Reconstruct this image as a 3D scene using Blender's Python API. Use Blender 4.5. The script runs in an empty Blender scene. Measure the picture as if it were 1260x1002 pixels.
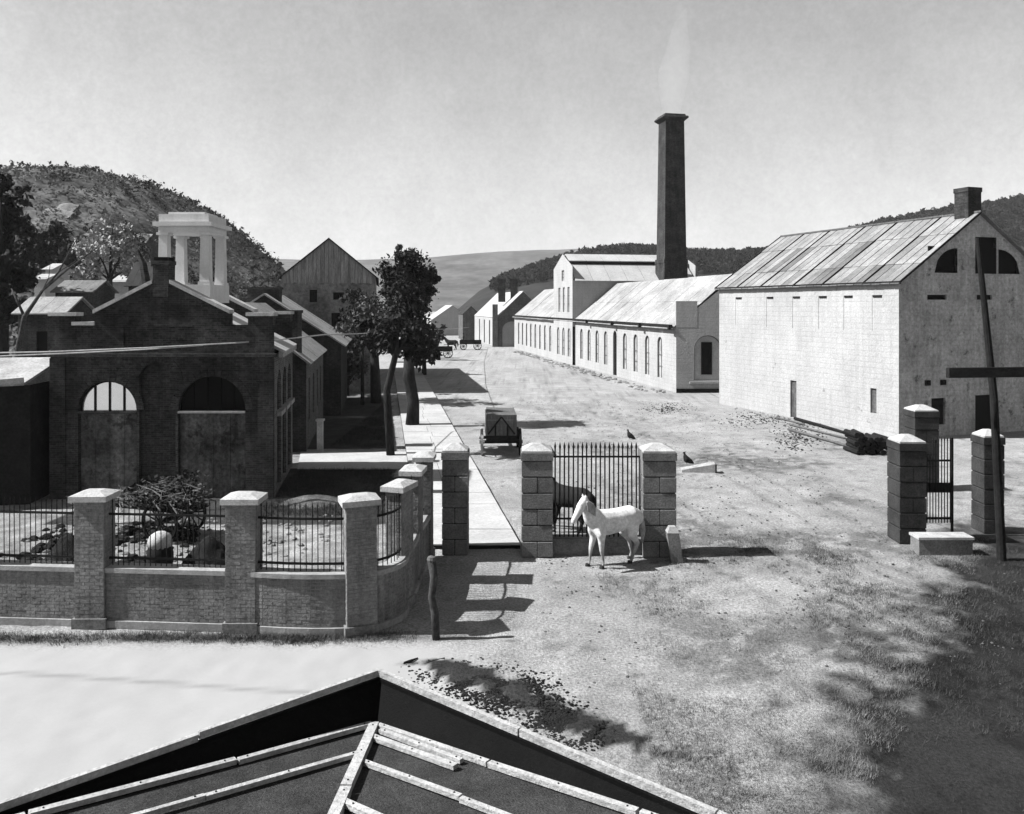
import bpy, bmesh, math, random
import numpy as np
from mathutils import Vector, Matrix
random.seed(7); rng = np.random.default_rng(7)
SC = bpy.context.scene
COL = SC.collection
R = math.radians

# ------------------------------------------------------------------ camera, sky, sun, exposure
EYE, F, HX, HY = 7.0, 1000.0, 630.0, 376.0      # eye height (m), focal length and horizon of the photograph
cam = bpy.data.objects.new('camera', bpy.data.cameras.new('camera')); COL.objects.link(cam)
cam.location = (0, 0, EYE); cam.rotation_euler = (R(90), 0, 0)
cam.data.sensor_width = 36; cam.data.lens = 36 * F / 1260; cam.data.shift_y = -125 / 1260
cam.data.clip_start = .1; cam.data.clip_end = 9000
SC.camera = cam
SUN_EL, SUN_AZ_X, SUN_AZ_Y = 46, -1.0, -.07      # the sun stands square to the left
W = bpy.data.worlds.new('World'); SC.world = W; W.use_nodes = True
nt = W.node_tree; bg = nt.nodes['Background']
sky = nt.nodes.new('ShaderNodeTexSky'); sky.sky_type = 'NISHITA'; sky.sun_disc = False
sky.sun_elevation = R(SUN_EL); sky.sun_rotation = math.atan2(SUN_AZ_X, SUN_AZ_Y)
sky.air_density = 1.0; sky.dust_density = .35; sky.ozone_density = 1.0
rgb = nt.nodes.new('ShaderNodeSeparateColor')
nt.links.new(sky.outputs['Color'], rgb.inputs['Color'])
veil = nt.nodes.new('ShaderNodeTexNoise'); veil.inputs['Scale'].default_value = 9; veil.inputs['Detail'].default_value = 8; veil.inputs['Roughness'].default_value = .7
tc = nt.nodes.new('ShaderNodeTexCoord'); nt.links.new(tc.outputs['Generated'], veil.inputs['Vector'])
vr = nt.nodes.new('ShaderNodeMapRange'); nt.links.new(veil.outputs['Fac'], vr.inputs['Value'])
for k_, x_ in (('From Min', .3), ('From Max', .7), ('To Min', .9), ('To Max', 1.1)): vr.inputs[k_].default_value = x_
vm = nt.nodes.new('ShaderNodeMath'); vm.operation = 'MULTIPLY'; gb = nt.nodes.new('ShaderNodeMix'); gb.inputs['Factor'].default_value = .45; nt.links.new(rgb.outputs['Blue'], gb.inputs['A']); nt.links.new(rgb.outputs['Green'], gb.inputs['B'])
nt.links.new(gb.outputs['Result'], vm.inputs[0]); nt.links.new(vr.outputs['Result'], vm.inputs[1])
veil2 = nt.nodes.new('ShaderNodeTexNoise'); veil2.inputs['Scale'].default_value = 150; veil2.inputs['Detail'].default_value = 4; veil2.inputs['Roughness'].default_value = .75
nt.links.new(tc.outputs['Generated'], veil2.inputs['Vector']); vr2 = nt.nodes.new('ShaderNodeMapRange'); nt.links.new(veil2.outputs['Fac'], vr2.inputs['Value'])
for k_, x_ in (('From Min', .3), ('From Max', .7), ('To Min', .92), ('To Max', 1.08)): vr2.inputs[k_].default_value = x_
vm2 = nt.nodes.new('ShaderNodeMath'); vm2.operation = 'MULTIPLY'; nt.links.new(vm.outputs[0], vm2.inputs[0]); nt.links.new(vr2.outputs['Result'], vm2.inputs[1])
nt.links.new(vm2.outputs[0], bg.inputs['Color'])      # a black and white plate that saw only blue light
bg.inputs['Strength'].default_value = .05
sun = bpy.data.objects.new('sun', bpy.data.lights.new('sun', 'SUN')); COL.objects.link(sun)
sun.data.energy = 5.0; sun.data.angle = R(.55); sun.data.color = (1, 1, 1)
c = math.cos(R(SUN_EL)); n_ = math.hypot(SUN_AZ_X, SUN_AZ_Y)
sd = Vector((SUN_AZ_X / n_ * c, SUN_AZ_Y / n_ * c, math.sin(R(SUN_EL))))
sun.rotation_euler = sd.to_track_quat('Z', 'Y').to_euler()
vs = SC.view_settings; vs.view_transform = 'Standard'; vs.look = 'None'; vs.gamma = 1; vs.exposure = 1.42
vs.use_curve_mapping = False

# ------------------------------------------------------------------ reading places off the photograph
def Xat(px, Y): return (px - HX) / F * Y
def Zat(py, Y): return EYE - (py - HY) / F * Y
def G(px, py, z=0.0):
    Y = (EYE - z) * F / (py - HY); return Vector((Xat(px, Y), Y, z))
def P(px, py, Y): return Vector((Xat(px, Y), Y, Zat(py, Y)))
UD = Vector((-.164, 1.0, 0)).normalized()         # the direction of the street
UP = Vector((UD.y, -UD.x, 0))                     # square to it, to the right

# ------------------------------------------------------------------ materials (all neutral: the plate is black and white)
MATS = {}; TONE = .44     # the plate was exposed about a stop longer than these values assume
def node(nt, t, **kw):
    n = nt.nodes.new(t)
    for k, v in kw.items():
        if k in n.inputs.keys(): n.inputs[k].default_value = v
        else: setattr(n, k, v)
    return n
def grey(v): return (v, v, v, 1)
def M(name, v, var=.35, scale=1.2, fine=.25, fscale=14, bump=.25, bscale=25, rough=.95, spec=.07, stretch=(1, 1, 1), metal=0, brick=None, attr=None, streak=0, spots=None, relief=0, leg_shade=0):
    if name in MATS: return MATS[name]
    v *= TONE
    m = bpy.data.materials.new(name); MATS[name] = m; m.use_nodes = True
    nt = m.node_tree; L = nt.links.new; b = nt.nodes['Principled BSDF']
    b.inputs['Roughness'].default_value = rough; b.inputs['Specular IOR Level'].default_value = spec; b.inputs['Metallic'].default_value = metal
    geo = node(nt, 'ShaderNodeNewGeometry')
    mp = node(nt, 'ShaderNodeMapping'); mp.inputs['Scale'].default_value = stretch; L(geo.outputs['Position'], mp.inputs['Vector'])
    n1 = node(nt, 'ShaderNodeTexNoise', Scale=scale, Detail=6.0, Roughness=.65); L(mp.outputs['Vector'], n1.inputs['Vector'])
    n2 = node(nt, 'ShaderNodeTexNoise', Scale=fscale, Detail=4.0, Roughness=.7); L(mp.outputs['Vector'], n2.inputs['Vector'])
    def rng_(sock, lo, hi):
        r = node(nt, 'ShaderNodeMapRange'); L(sock, r.inputs['Value'])
        for k, x in (('From Min', .3), ('From Max', .7), ('To Min', lo), ('To Max', hi)): r.inputs[k].default_value = x
        return r.outputs['Result']
    def mul(a, c):
        k = node(nt, 'ShaderNodeMath', operation='MULTIPLY'); L(a, k.inputs[0])
        if isinstance(c, (int, float)): k.inputs[1].default_value = c
        else: L(c, k.inputs[1])
        return k.outputs[0]
    val = mul(mul(rng_(n1.outputs['Fac'], 1 - var, 1 + var), rng_(n2.outputs['Fac'], 1 - fine, 1 + fine)), v)
    if streak:
        mp2 = node(nt, 'ShaderNodeMapping'); mp2.inputs['Scale'].default_value = (2.2, 2.2, .22); L(geo.outputs['Position'], mp2.inputs['Vector'])
        n3 = node(nt, 'ShaderNodeTexNoise', Scale=1.6, Detail=5.0, Roughness=.6); L(mp2.outputs['Vector'], n3.inputs['Vector'])
        val = mul(val, rng_(n3.outputs['Fac'], 1 - streak, 1 + streak * .4))
    if leg_shade:       # shade below the knees, put into the coat colour
        sl_ = node(nt, 'ShaderNodeSeparateXYZ'); L(geo.outputs['Position'], sl_.inputs[0]); rl = node(nt, 'ShaderNodeMapRange'); L(sl_.outputs['Z'], rl.inputs['Value'])
        for k, x in (('From Min', .25), ('From Max', .8), ('To Min', 1 - leg_shade), ('To Max', 1)): rl.inputs[k].default_value = x
        val = mul(val, rl.outputs['Result'])
    if spots:      # (scale, threshold, darkness): flaked and stained places
        n5 = node(nt, 'ShaderNodeTexNoise', Scale=spots[0], Detail=7.0, Roughness=.72); L(geo.outputs['Position'], n5.inputs['Vector'])
        r5 = node(nt, 'ShaderNodeMapRange'); L(n5.outputs['Fac'], r5.inputs['Value'])
        for k, x in (('From Min', spots[1]), ('From Max', spots[1] + .07), ('To Min', 1), ('To Max', 1 - spots[2])): r5.inputs[k].default_value = x
        val = mul(val, r5.outputs['Result'])
    if attr:       # where the ground is swept smooth its grain fades
        ag = node(nt, 'ShaderNodeAttribute', attribute_name='grain'); mx = node(nt, 'ShaderNodeMix'); mx.inputs['A'].default_value = v
        L(ag.outputs['Fac'], mx.inputs['Factor']); L(val, mx.inputs['B']); val = mx.outputs['Result']
    if brick:
        sx = node(nt, 'ShaderNodeSeparateXYZ'); L(geo.outputs['Position'], sx.inputs[0])
        ad = node(nt, 'ShaderNodeMath', operation='ADD'); L(sx.outputs['X'], ad.inputs[0]); L(sx.outputs['Y'], ad.inputs[1])
        cb = node(nt, 'ShaderNodeCombineXYZ'); L(ad.outputs[0], cb.inputs['X']); L(sx.outputs['Z'], cb.inputs['Y'])
        bt = node(nt, 'ShaderNodeTexBrick', Scale=1.0); L(cb.outputs[0], bt.inputs['Vector'])
        bt.inputs['Color1'].default_value = grey(.65); bt.inputs['Color2'].default_value = grey(1.35); bt.inputs['Mortar'].default_value = grey(brick[2])
        bt.inputs['Brick Width'].default_value = brick[0]; bt.inputs['Row Height'].default_value = brick[1]; bt.inputs['Mortar Size'].default_value = brick[1] * .12
        bt.inputs['Bias'].default_value = -.1; bt.offset = .5; bt.squash = 1.3 if relief else 1.0; bt.squash_frequency = 3
        bw = node(nt, 'ShaderNodeSeparateColor'); L(bt.outputs['Color'], bw.inputs['Color'])
        val = mul(val, bw.outputs['Red']) if not relief else mul(val, rng_(bw.outputs['Red'], .97, 1.03))
    if attr:
        at = node(nt, 'ShaderNodeAttribute', attribute_name=attr); val = mul(val, at.outputs['Fac'])
    L(val, b.inputs['Base Color'])
    bp = node(nt, 'ShaderNodeBump', Strength=bump, Distance=.06)
    n4 = node(nt, 'ShaderNodeTexNoise', Scale=bscale, Detail=5.0, Roughness=.7); L(mp.outputs['Vector'], n4.inputs['Vector'])
    h_ = n4.outputs['Fac']
    if relief:
        ha = node(nt, 'ShaderNodeMath', operation='MULTIPLY_ADD'); L(bw.outputs['Red'], ha.inputs[0]); ha.inputs[1].default_value = relief; L(h_, ha.inputs[2]); h_ = ha.outputs[0]
    if attr: L(ag.outputs['Fac'], bp.inputs['Strength'])
    L(h_, bp.inputs['Height']); L(bp.outputs['Normal'], b.inputs['Normal'])
    return m
BRICK = (.23, .078, 1.5)
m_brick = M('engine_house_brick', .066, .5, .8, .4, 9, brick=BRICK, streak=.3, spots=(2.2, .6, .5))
m_bricklit = M('pale_lit_brick', .17, .3, .8, .3, 9, brick=BRICK, streak=.2)  # paler copy of the brick: light on side walls put into its colour
m_fbrick = M('fence_brick', .33, .3, 1.3, .4, 12, bump=.4, streak=.35)
m_mortar = M('mortar', .4, .2, 4)
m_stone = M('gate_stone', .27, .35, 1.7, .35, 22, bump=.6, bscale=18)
m_dstone = M('gloom_stone', .065, .45, 1.7, .4, 22, bump=.6, bscale=18)  # gate stone darkened to paint in the gloom at the right edge
m_joint = M('joint', .03)
m_cap = M('cap_stone', .64, .25, 2.4, .25, 20, bump=.5, spots=(5, .6, .4))
m_coping = M('coping_stone', .5, .25, 1.6, .2, 16)
m_white = M('whitewash', .6, .12, .4, .16, 11, bump=.5, bscale=7, streak=.1, spots=(1.1, .635, .45), brick=(.62, .3, .3), relief=.25)
m_paint = M('white_paint', 1.05, .06, 2, .08, 12, bump=.15, streak=.12)
m_rough = M('whitewashed_rubble', .6, .3, .5, .32, 6, bump=.8, bscale=4, streak=.25, spots=(1.3, .58, .6), brick=(.5, .27, .3), relief=.3)
m_iron = M('black_iron', .014, .3, 3, rough=.7, spec=.15)
m_dark = M('dark_opening', .012, .3, 2)
m_wood = M('weathered_wood', .2, .4, 2, .4, 10, stretch=(6, 6, .6), bump=.5)
m_dkwood = M('dark_timber', .026, .4, 2, .4, 10, bump=.5)
m_plank = M('bleached_lit_plank', .5, .25, 2, .3, 12, bump=.4)
m_slab = M('flagstone', .62, .14, .8, .16, 9, bump=.3)
m_tin = M('roof_sheet', .34, .3, .7, .35, 9, rough=.6, spec=.4, stretch=(1, 1, 1), bump=.25)
m_ltin = M('pale_roof_sheet', .6, .18, .5, .2, 6, rough=.65, spec=.4, bump=.2)
m_shingle = M('shingle_roof', .5, .25, 1, .35, 10, rough=.7)
m_dkroof = M('dark_roof', .06, .4, 1)
m_felt = M('tarred_felt', .006, .45, 2.2, .4, 40, rough=.8, bump=.3, bscale=60)
m_gravel = M('tar_and_gravel', .085, .4, 3, .55, 55, bump=.7, bscale=70)
m_batten = M('bleached_batten', .62, .22, 4, .3, 30, bump=.5)
m_leaf = M('foliage', .045, .5, 1.2, .4, 6, rough=.7)
m_leafp = M('pale_foliage', .5, .4, 1, .4, 6, rough=.7)
m_bark = M('bark', .045, .4, 3, .4, 12, bump=.8, stretch=(1, 1, .3))
m_barkp = M('pale_bark', .3, .4, 3, .4, 12, bump=.8)
m_pane = M('bright_pane', 1.7, .06, 1, .05, 5, rough=.12, spec=.6, metal=.75, bump=.02)
m_glass = M('dark_glass', .012, .2, 1, rough=.3, spec=.3)
m_clod = M('dark_soil', .03, .5, 3, .5, 20, bump=.8)
m_rubble = M('rubble_stone', .33, .4, 2, .3, 12, bump=.6)
m_sand = M('lime_heap', .75, .15, 2, .2, 14, bump=.6)
m_straw = M('brushwood', .2, .6, 3, .4, 12)
m_horsew = M('white_coat', 1.1, .22, 3.5, .16, 14, bump=.15, leg_shade=.65)
m_hoof = M('hoof', .06); m_mane = M('grey_mane', .6, .3, 8)
m_horsed = M('dark_coat', .03, .3, 3, .2, 20, bump=.05)
m_hillsoil = M('hill_scrub_ground', .13, .8, .05, .75, .6, bump=.6, bscale=.8)
m_farhill = M('far_hillside', .13, .5, .012, .4, .06, bump=.1, bscale=.1)
m_ridge = M('wooded_ridge_ground', .04, .3, .03, .3, .3)
m_wire = M('wire', .7, .1)
m_cloth = M('dark_cloth', .03)
m_skin = M('skin', .4)

# ------------------------------------------------------------------ mesh helpers
ORG = {}
def thing(name, label, cat, loc=(0, 0, 0), group=None, kind=None):
    o = bpy.data.objects.new(name, None); COL.objects.link(o); o.location = loc; o.empty_display_size = .3
    o['label'] = label; o['category'] = cat
    if group: o['group'] = group
    if kind: o['kind'] = kind
    ORG[o] = Vector(loc); return o
def tag(o, label, cat, group=None, kind=None):
    o['label'] = label; o['category'] = cat
    if group: o['group'] = group
    if kind: o['kind'] = kind
    return o
def place(name, me, parent=None, loc=(0, 0, 0), rot=(0, 0, 0), scale=(1, 1, 1), kind=None, label=None):
    """an object with the mesh me at the world place loc, under parent"""
    o = bpy.data.objects.new(name, me); COL.objects.link(o)
    w = Vector(loc); ORG[o] = w
    if parent is not None: o.parent = parent; w = w - ORG[parent]
    o.location = w; o.rotation_euler = rot; o.scale = scale
    if kind: o['kind'] = kind
    if label: o['label'] = label
    return o
class MB:
    def __init__(s): s.v = []; s.f = []
    def add(s, vs, fs):
        k = len(s.v); s.v += [tuple(v) for v in vs]; s.f += [tuple(i + k for i in f) for f in fs]; return s
    def quad(s, *p): return s.add(p, [tuple(range(len(p)))])
    def hexa(s, p):     # 8 corners: bottom ring, top ring
        return s.add(p, [(3, 2, 1, 0), (4, 5, 6, 7), (0, 1, 5, 4), (1, 2, 6, 5), (2, 3, 7, 6), (3, 0, 4, 7)])
    def box(s, c, size, rz=0):
        ca, sa = math.cos(rz), math.sin(rz); x, y, z = size[0] / 2, size[1] / 2, size[2] / 2
        r = [(-x, -y), (x, -y), (x, y), (-x, y)]
        pts = [(c[0] + a * ca - b * sa, c[1] + a * sa + b * ca, c[2] + h) for h in (-z, z) for a, b in r]
        return s.hexa(pts)
    def prism(s, ring, z0, z1):   # plan polygon (anticlockwise) from z0 to z1
        n = len(ring); pts = [(p[0], p[1], z0) for p in ring] + [(p[0], p[1], z1) for p in ring]
        return s.add(pts, [tuple(reversed(range(n))), tuple(range(n, 2 * n))] + [(i, (i + 1) % n, n + (i + 1) % n, n + i) for i in range(n)])
    def extr(s, ring, d):         # any flat ring pushed along the vector d
        n = len(ring); d = Vector(d); pts = [Vector(p) for p in ring]; pts += [p + d for p in pts]
        return s.add(pts, [tuple(reversed(range(n))), tuple(range(n, 2 * n))] + [(i, (i + 1) % n, n + (i + 1) % n, n + i) for i in range(n)])
    def beam(s, a, b, w, h, up=(0, 0, 1)):
        a, b = Vector(a), Vector(b); d = (b - a).normalized(); up = Vector(up)
        x = d.cross(up)
        if x.length < 1e-4: x = d.cross(Vector((0, 1, 0)))
        x.normalize(); y = x.cross(d).normalized(); x *= w / 2; y *= h / 2
        return s.hexa([a - x - y, a + x - y, b + x - y, b - x - y, a - x + y, a + x + y, b + x + y, b - x + y])
    def tube(s, pts, rad, n=8, cap=True):
        pts = [Vector(p) for p in pts]; k0 = len(s.v); rads = rad if isinstance(rad, (list, tuple)) else [rad] * len(pts)
        up = None
        for i, p in enumerate(pts):
            d = (pts[min(i + 1, len(pts) - 1)] - pts[max(i - 1, 0)]).normalized()
            if up is None: up = d.orthogonal().normalized()
            x = (up - d * up.dot(d)).normalized(); up = x; y = d.cross(x)
            for j in range(n):
                a = 2 * math.pi * j / n; s.v.append(tuple(p + (x * math.cos(a) + y * math.sin(a)) * rads[i]))
        for i in range(len(pts) - 1):
            for j in range(n):
                a = k0 + i * n + j; b = k0 + i * n + (j + 1) % n; s.f.append((a, b, b + n, a + n))
        if cap:
            s.f.append(tuple(k0 + j for j in reversed(range(n)))); s.f.append(tuple(k0 + (len(pts) - 1) * n + j for j in range(n)))
        return s
    def lathe(s, c, prof, n=16):
        k0 = len(s.v)
        for r, z in prof:
            for j in range(n):
                a = 2 * math.pi * j / n; s.v.append((c[0] + r * math.cos(a), c[1] + r * math.sin(a), c[2] + z))
        for i in range(len(prof) - 1):
            for j in range(n):
                a = k0 + i * n + j; b = k0 + i * n + (j + 1) % n; s.f.append((a, b, b + n, a + n))
        s.f.append(tuple(k0 + j for j in reversed(range(n)))); s.f.append(tuple(k0 + (len(prof) - 1) * n + j for j in range(n)))
        return s
    def slab(s, ring, t):        # a sheet with thickness t below the ring
        a, b, c = [Vector(p) for p in ring[:3]]; nrm = (b - a).cross(c - a).normalized()
        if nrm.z < 0: nrm = -nrm; ring = list(reversed(ring))
        low = [Vector(p) - nrm * t for p in ring]; return s.extr(low, nrm * t)
    def mesh(s, name, mat, o=(0, 0, 0), smooth=False):
        me = bpy.data.meshes.new(name); o = Vector(o)
        me.from_pydata([tuple(Vector(v) - o) for v in s.v], [], s.f); me.materials.append(mat)
        if smooth: me.polygons.foreach_set('use_smooth', [True] * len(me.polygons))
        me.update(); return me
    def build(s, name, mat, parent=None, smooth=False, kind=None, label=None, base=None):
        o = ORG[parent] if parent is not None else Vector(base or (0, 0, 0))
        return place(name, s.mesh(name, mat, o, smooth), parent, o, kind=kind, label=label)
def np_mesh(name, V, Fq, mat, smooth=False):
    me = bpy.data.meshes.new(name); V = np.asarray(V, np.float32); Fq = np.asarray(Fq, np.int32)
    me.vertices.add(len(V)); me.vertices.foreach_set('co', V.ravel())
    k = Fq.shape[1]; me.loops.add(Fq.size); me.loops.foreach_set('vertex_index', Fq.ravel())
    me.polygons.add(len(Fq)); me.polygons.foreach_set('loop_start', np.arange(0, Fq.size, k, dtype=np.int32))
    me.materials.append(mat)
    if smooth: me.polygons.foreach_set('use_smooth', np.ones(len(Fq), bool))
    me.update(calc_edges=True); me.validate(); return me
def leaf_mesh(name, clumps, size, mat, org=(0, 0, 0), seed=1, flat=.8):
    """leaf sized faces spread through clumps (x, y, z, rx, rz, n)"""
    r = np.random.default_rng(seed); C = []
    for (x, y, z, rx, rz, n) in clumps:
        sub = max(3, n // 45)
        ctr = r.normal(size=(sub, 3)); ctr /= np.linalg.norm(ctr, axis=1)[:, None]; ctr *= (r.random((sub, 1)) ** .45) * 1.08
        pick = r.integers(0, sub, n)
        p = ctr[pick] + r.normal(size=(n, 3)) * .22
        C.append(p * np.array([rx, rx, rz]) + np.array([x, y, z]))
    C = np.concatenate(C); n = len(C)
    a = r.normal(size=(n, 3)); a /= np.linalg.norm(a, axis=1)[:, None]
    b = np.cross(a, r.normal(size=(n, 3))); b /= np.linalg.norm(b, axis=1)[:, None]
    s = size * (.4 + r.random((n, 1)) ** 1.6 * 1.3)
    V = np.stack([C - a * s, C - b * s * .5, C + a * s, C + b * s * .5], 1).reshape(-1, 3) - np.array(org)
    return np_mesh(name, V, np.arange(n * 4).reshape(n, 4), mat)
def vnoise(x, y, seed=0):
    """smooth value noise on numpy arrays"""
    r = np.random.default_rng(seed); T = r.random((256, 256))
    xi = np.floor(x).astype(int); yi = np.floor(y).astype(int); fx = x - xi; fy = y - yi
    fx = fx * fx * (3 - 2 * fx); fy = fy * fy * (3 - 2 * fy); g = lambda a, b: T[a % 256, b % 256]
    return (g(xi, yi) * (1 - fx) + g(xi + 1, yi) * fx) * (1 - fy) + (g(xi, yi + 1) * (1 - fx) + g(xi + 1, yi + 1) * fx) * fy
def fbm(x, y, seed=0, o=4):
    t = 0; a = .5
    for i in range(o): t = t + a * vnoise(x * 2 ** i, y * 2 ** i, seed + i); a *= .5
    return t
# walls: A to B runs left to right seen from outside
def frame2(A, B):
    A, B = Vector((A[0], A[1], 0)), Vector((B[0], B[1], 0)); d = (B - A); L = d.length; d /= L
    return A, d, Vector((d.y, -d.x, 0)), L
def arc(o, n=14):
    """outline of an opening above its springing, left to right, in (u, z)"""
    u0, u1, z0, z1 = o[:4]; rise = o[4] if len(o) > 4 else 0
    if not rise: return [(u0, z1), (u1, z1)]
    c = (u0 + u1) / 2; r = (u1 - u0) / 2
    return [(c - r * math.cos(math.pi * i / n), z1 - rise + rise * math.sin(math.pi * i / n)) for i in range(n + 1)]
def wall(mb, A, B, z0, z1, ops=(), depth=.2):
    A, d, n, L = frame2(A, B); p = lambda u, z, k=0: A + d * u - n * k + Vector((0, 0, z))
    us = sorted({0, L} | {x for o in ops for x in o[:2]}); zs = sorted({z0, z1} | {x for o in ops for x in o[2:4]})
    for i in range(len(us) - 1):
        for j in range(len(zs) - 1):
            u, z = (us[i] + us[i + 1]) / 2, (zs[j] + zs[j + 1]) / 2
            if any(o[0] < u < o[1] and o[2] < z < o[3] for o in ops): continue
            mb.quad(p(us[i], zs[j]), p(us[i + 1], zs[j]), p(us[i + 1], zs[j + 1]), p(us[i], zs[j + 1]))
    for o in ops:
        a = arc(o); top = o[3]
        for (ua, za), (ub, zb) in zip(a, a[1:]):
            if len(a) > 2: mb.quad(p(ua, za), p(ub, zb), p(ub, top + 1e-5), p(ua, top + 1e-5))
            mb.quad(p(ub, zb), p(ua, za), p(ua, za, depth), p(ub, zb, depth))
        mb.quad(p(o[0], o[2]), p(o[0], o[2], depth), p(*a[0], depth), p(*a[0]))
        mb.quad(p(o[1], o[2], depth), p(o[1], o[2]), p(*a[-1]), p(*a[-1], depth))
        mb.quad(p(o[0], o[2]), p(o[1], o[2]), p(o[1], o[2], depth), p(o[0], o[2], depth))
    return mb
def fill(name, parent, A, B, o, k, mat, t=.05, bars=None, barmat=None, barname='muntin', frame=None, label=None):
    """the leaf or pane that closes an opening, k behind the wall face"""
    A, d, n, L = frame2(A, B); p = lambda u, z, kk: A + d * u - n * kk + Vector((0, 0, z))
    ring = [(o[0] + .003, o[2] + .003), (o[1] - .003, o[2] + .003)] + [(u, z - .003) for u, z in reversed(arc(o))]
    ob = MB().extr([p(u, z, k + t) for u, z in ring], n * t).build(name, mat, parent, label=label)
    if frame:
        w = frame; fm = MB(); a = [(o[0], o[2])] + arc(o) + [(o[1], o[2])]
        for (u0, q0), (u1, q1) in zip(a, a[1:]):
            fm.beam(p(u0, q0, k - .03), p(u1, q1, k - .03), w, .08, up=n)
        fm.build('frame', barmat, ob)
    if bars:
        nx, nz = bars; rise = o[4] if len(o) > 4 else 0; c = (o[0] + o[1]) / 2; r = (o[1] - o[0]) / 2
        for i in range(1, nx):
            u = o[0] + (o[1] - o[0]) * i / nx; zt = o[3]
            if rise: zt = o[3] - rise + rise * math.sqrt(max(0, 1 - ((u - c) / r) ** 2))
            MB().beam(p(u, o[2], k - .02), p(u, zt, k - .02), .06, .05, up=n).build(barname, barmat, ob)
        for j in range(1, nz):
            z = o[2] + (o[3] - rise - o[2]) * j / nz
            MB().beam(p(o[0], z, k - .024), p(o[1], z, k - .024), .05, .05, up=n).build(barname, barmat, ob)
    return ob
def bricks(mb, A, B, z0, z1, proud=.008, bl=.22, bh=.075):
    """running bond of separate bricks standing proud of the face A B"""
    A, d, n, L = frame2(A, B); rows = max(1, int(round((z1 - z0) / bh))); bh = (z1 - z0) / rows; j = .006
    for r_ in range(rows):
        u = -(bl / 2 if r_ % 2 else 0)
        while u < L - 1e-3:
            a, b = max(u, 0) + j, min(u + bl, L) - j; u += bl
            if b - a < .02: continue
            q = proud * random.uniform(.5, 1.3); z, y = z0 + r_ * bh + j, z0 + (r_ + 1) * bh - j
            pts = [A + d * a, A + d * b, A + d * b + n * q, A + d * a + n * q]
            P8 = [Vector((t.x, t.y, z)) for t in pts] + [Vector((t.x, t.y, y)) for t in pts]
            k = len(mb.v); mb.v += [tuple(t) for t in P8]
            mb.f += [tuple(k + i for i in f) for f in ((4, 7, 6, 5), (3, 2, 6, 7), (0, 3, 7, 4), (2, 1, 5, 6), (0, 1, 2, 3))]
    return mb
def skin(name, nodes, edges, mat, parent=None, loc=(0, 0, 0), rz=0, sub=2, scale=1, vox=.03, fat=.8):
    """one continuous body: rounded, tapering limbs along a skeleton (x, y, z, radius or (across, upright)) fused into one skin"""
    bm = bmesh.new(); rr = lambda n: Vector((n[3][0], n[3][0], n[3][1])) if isinstance(n[3], tuple) else Vector((n[3],) * 3)
    def ball(p, r):
        m = Matrix.Translation(p) @ Matrix.Diagonal((*(r * fat), 1)); bmesh.ops.create_icosphere(bm, subdivisions=2, radius=1, matrix=m)
    for a, b in edges:
        A, B = nodes[a], nodes[b]; pa, pb, ra, rb = Vector(A[:3]), Vector(B[:3]), rr(A), rr(B)
        k = max(1, int((pb - pa).length / (min(ra[0], rb[0]) * fat * .32)))
        for q in range(k + 1): ball(pa.lerp(pb, q / k), ra.lerp(rb, q / k))
    me = bpy.data.meshes.new(name); bm.to_mesh(me); bm.free()
    o = bpy.data.objects.new(name, me); COL.objects.link(o)
    m_ = o.modifiers.new('remesh', 'REMESH'); m_.mode = 'VOXEL'; m_.voxel_size = vox
    m_ = o.modifiers.new('smooth', 'SMOOTH'); m_.factor = .5; m_.iterations = 9 if vox > .02 else 4
    dg = bpy.context.evaluated_depsgraph_get(); me2 = bpy.data.meshes.new_from_object(o.evaluated_get(dg)); me2.name = name
    bpy.data.objects.remove(o); bpy.data.meshes.remove(me)
    me2.materials.clear(); me2.materials.append(mat); me2.polygons.foreach_set('use_smooth', [True] * len(me2.polygons))
    return place(name, me2, parent, loc, (0, 0, rz), (scale,) * 3)

# ------------------------------------------------------------------ the setting: ground, walk, hills
def axis(lo, hi, a, b, step, far=26):
    g = lambda s, e: s + np.sign(e - s) * (np.geomspace(step, abs(e - s) + step, far) - step)
    return np.unique(np.round(np.concatenate([g(a, lo), np.arange(a, b, step), g(b, hi)]), 4))
xs = axis(-2650, 3650, -20, 26, .13); ys = axis(-300, 2660, 9.5, 46, .13, 90)
GX, GY = np.meshgrid(xs, ys); near = np.clip(1 - np.abs(GY - 26) / 70, 0, 1)
yard = ((GY > 18.1) & (GX < -3.4 - .0 * GY)).astype(float)
walkx = -.158 * (GY - 376 * 0) * 1.0 + .1   # centre line of the walk, roughly
rough = fbm(GX * .9, GY * .9, 3) - .47
GZ = near * (.09 * rough + .05 * (fbm(GX * 4, GY * 4, 11, 2) - .37))
rut = np.zeros_like(GX)
for off, wob in ((0, 0), (1.5, 0), (-1.9, 1.7), (-.4, 1.7), (2.6, 3.1), (4.1, 3.1)):      # wheel ruts winding in from the road
    rx = np.interp(GY, [10, 16, 23, 38, 56, 90], [11.5, 9.6, 7.4, 4.9, 3.4, -2.2]) + off + .5 * np.sin(GY * .13 + wob) + .35 * (fbm(GY * .3 + wob, GY * 0 + wob, 81, 3) - .45)
    rut += np.exp(-((GX - rx) / .15) ** 2) * (GY > 9) * np.clip((80 - GY) / 20, 0, 1) * np.clip((fbm(GX * .4, GY * .25 + wob, 85, 3) - .3) * 4, 0, 1)
rut = np.clip(rut, 0, 1); GZ -= near * .045 * rut
GZ = np.minimum(GZ, .03)
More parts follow.
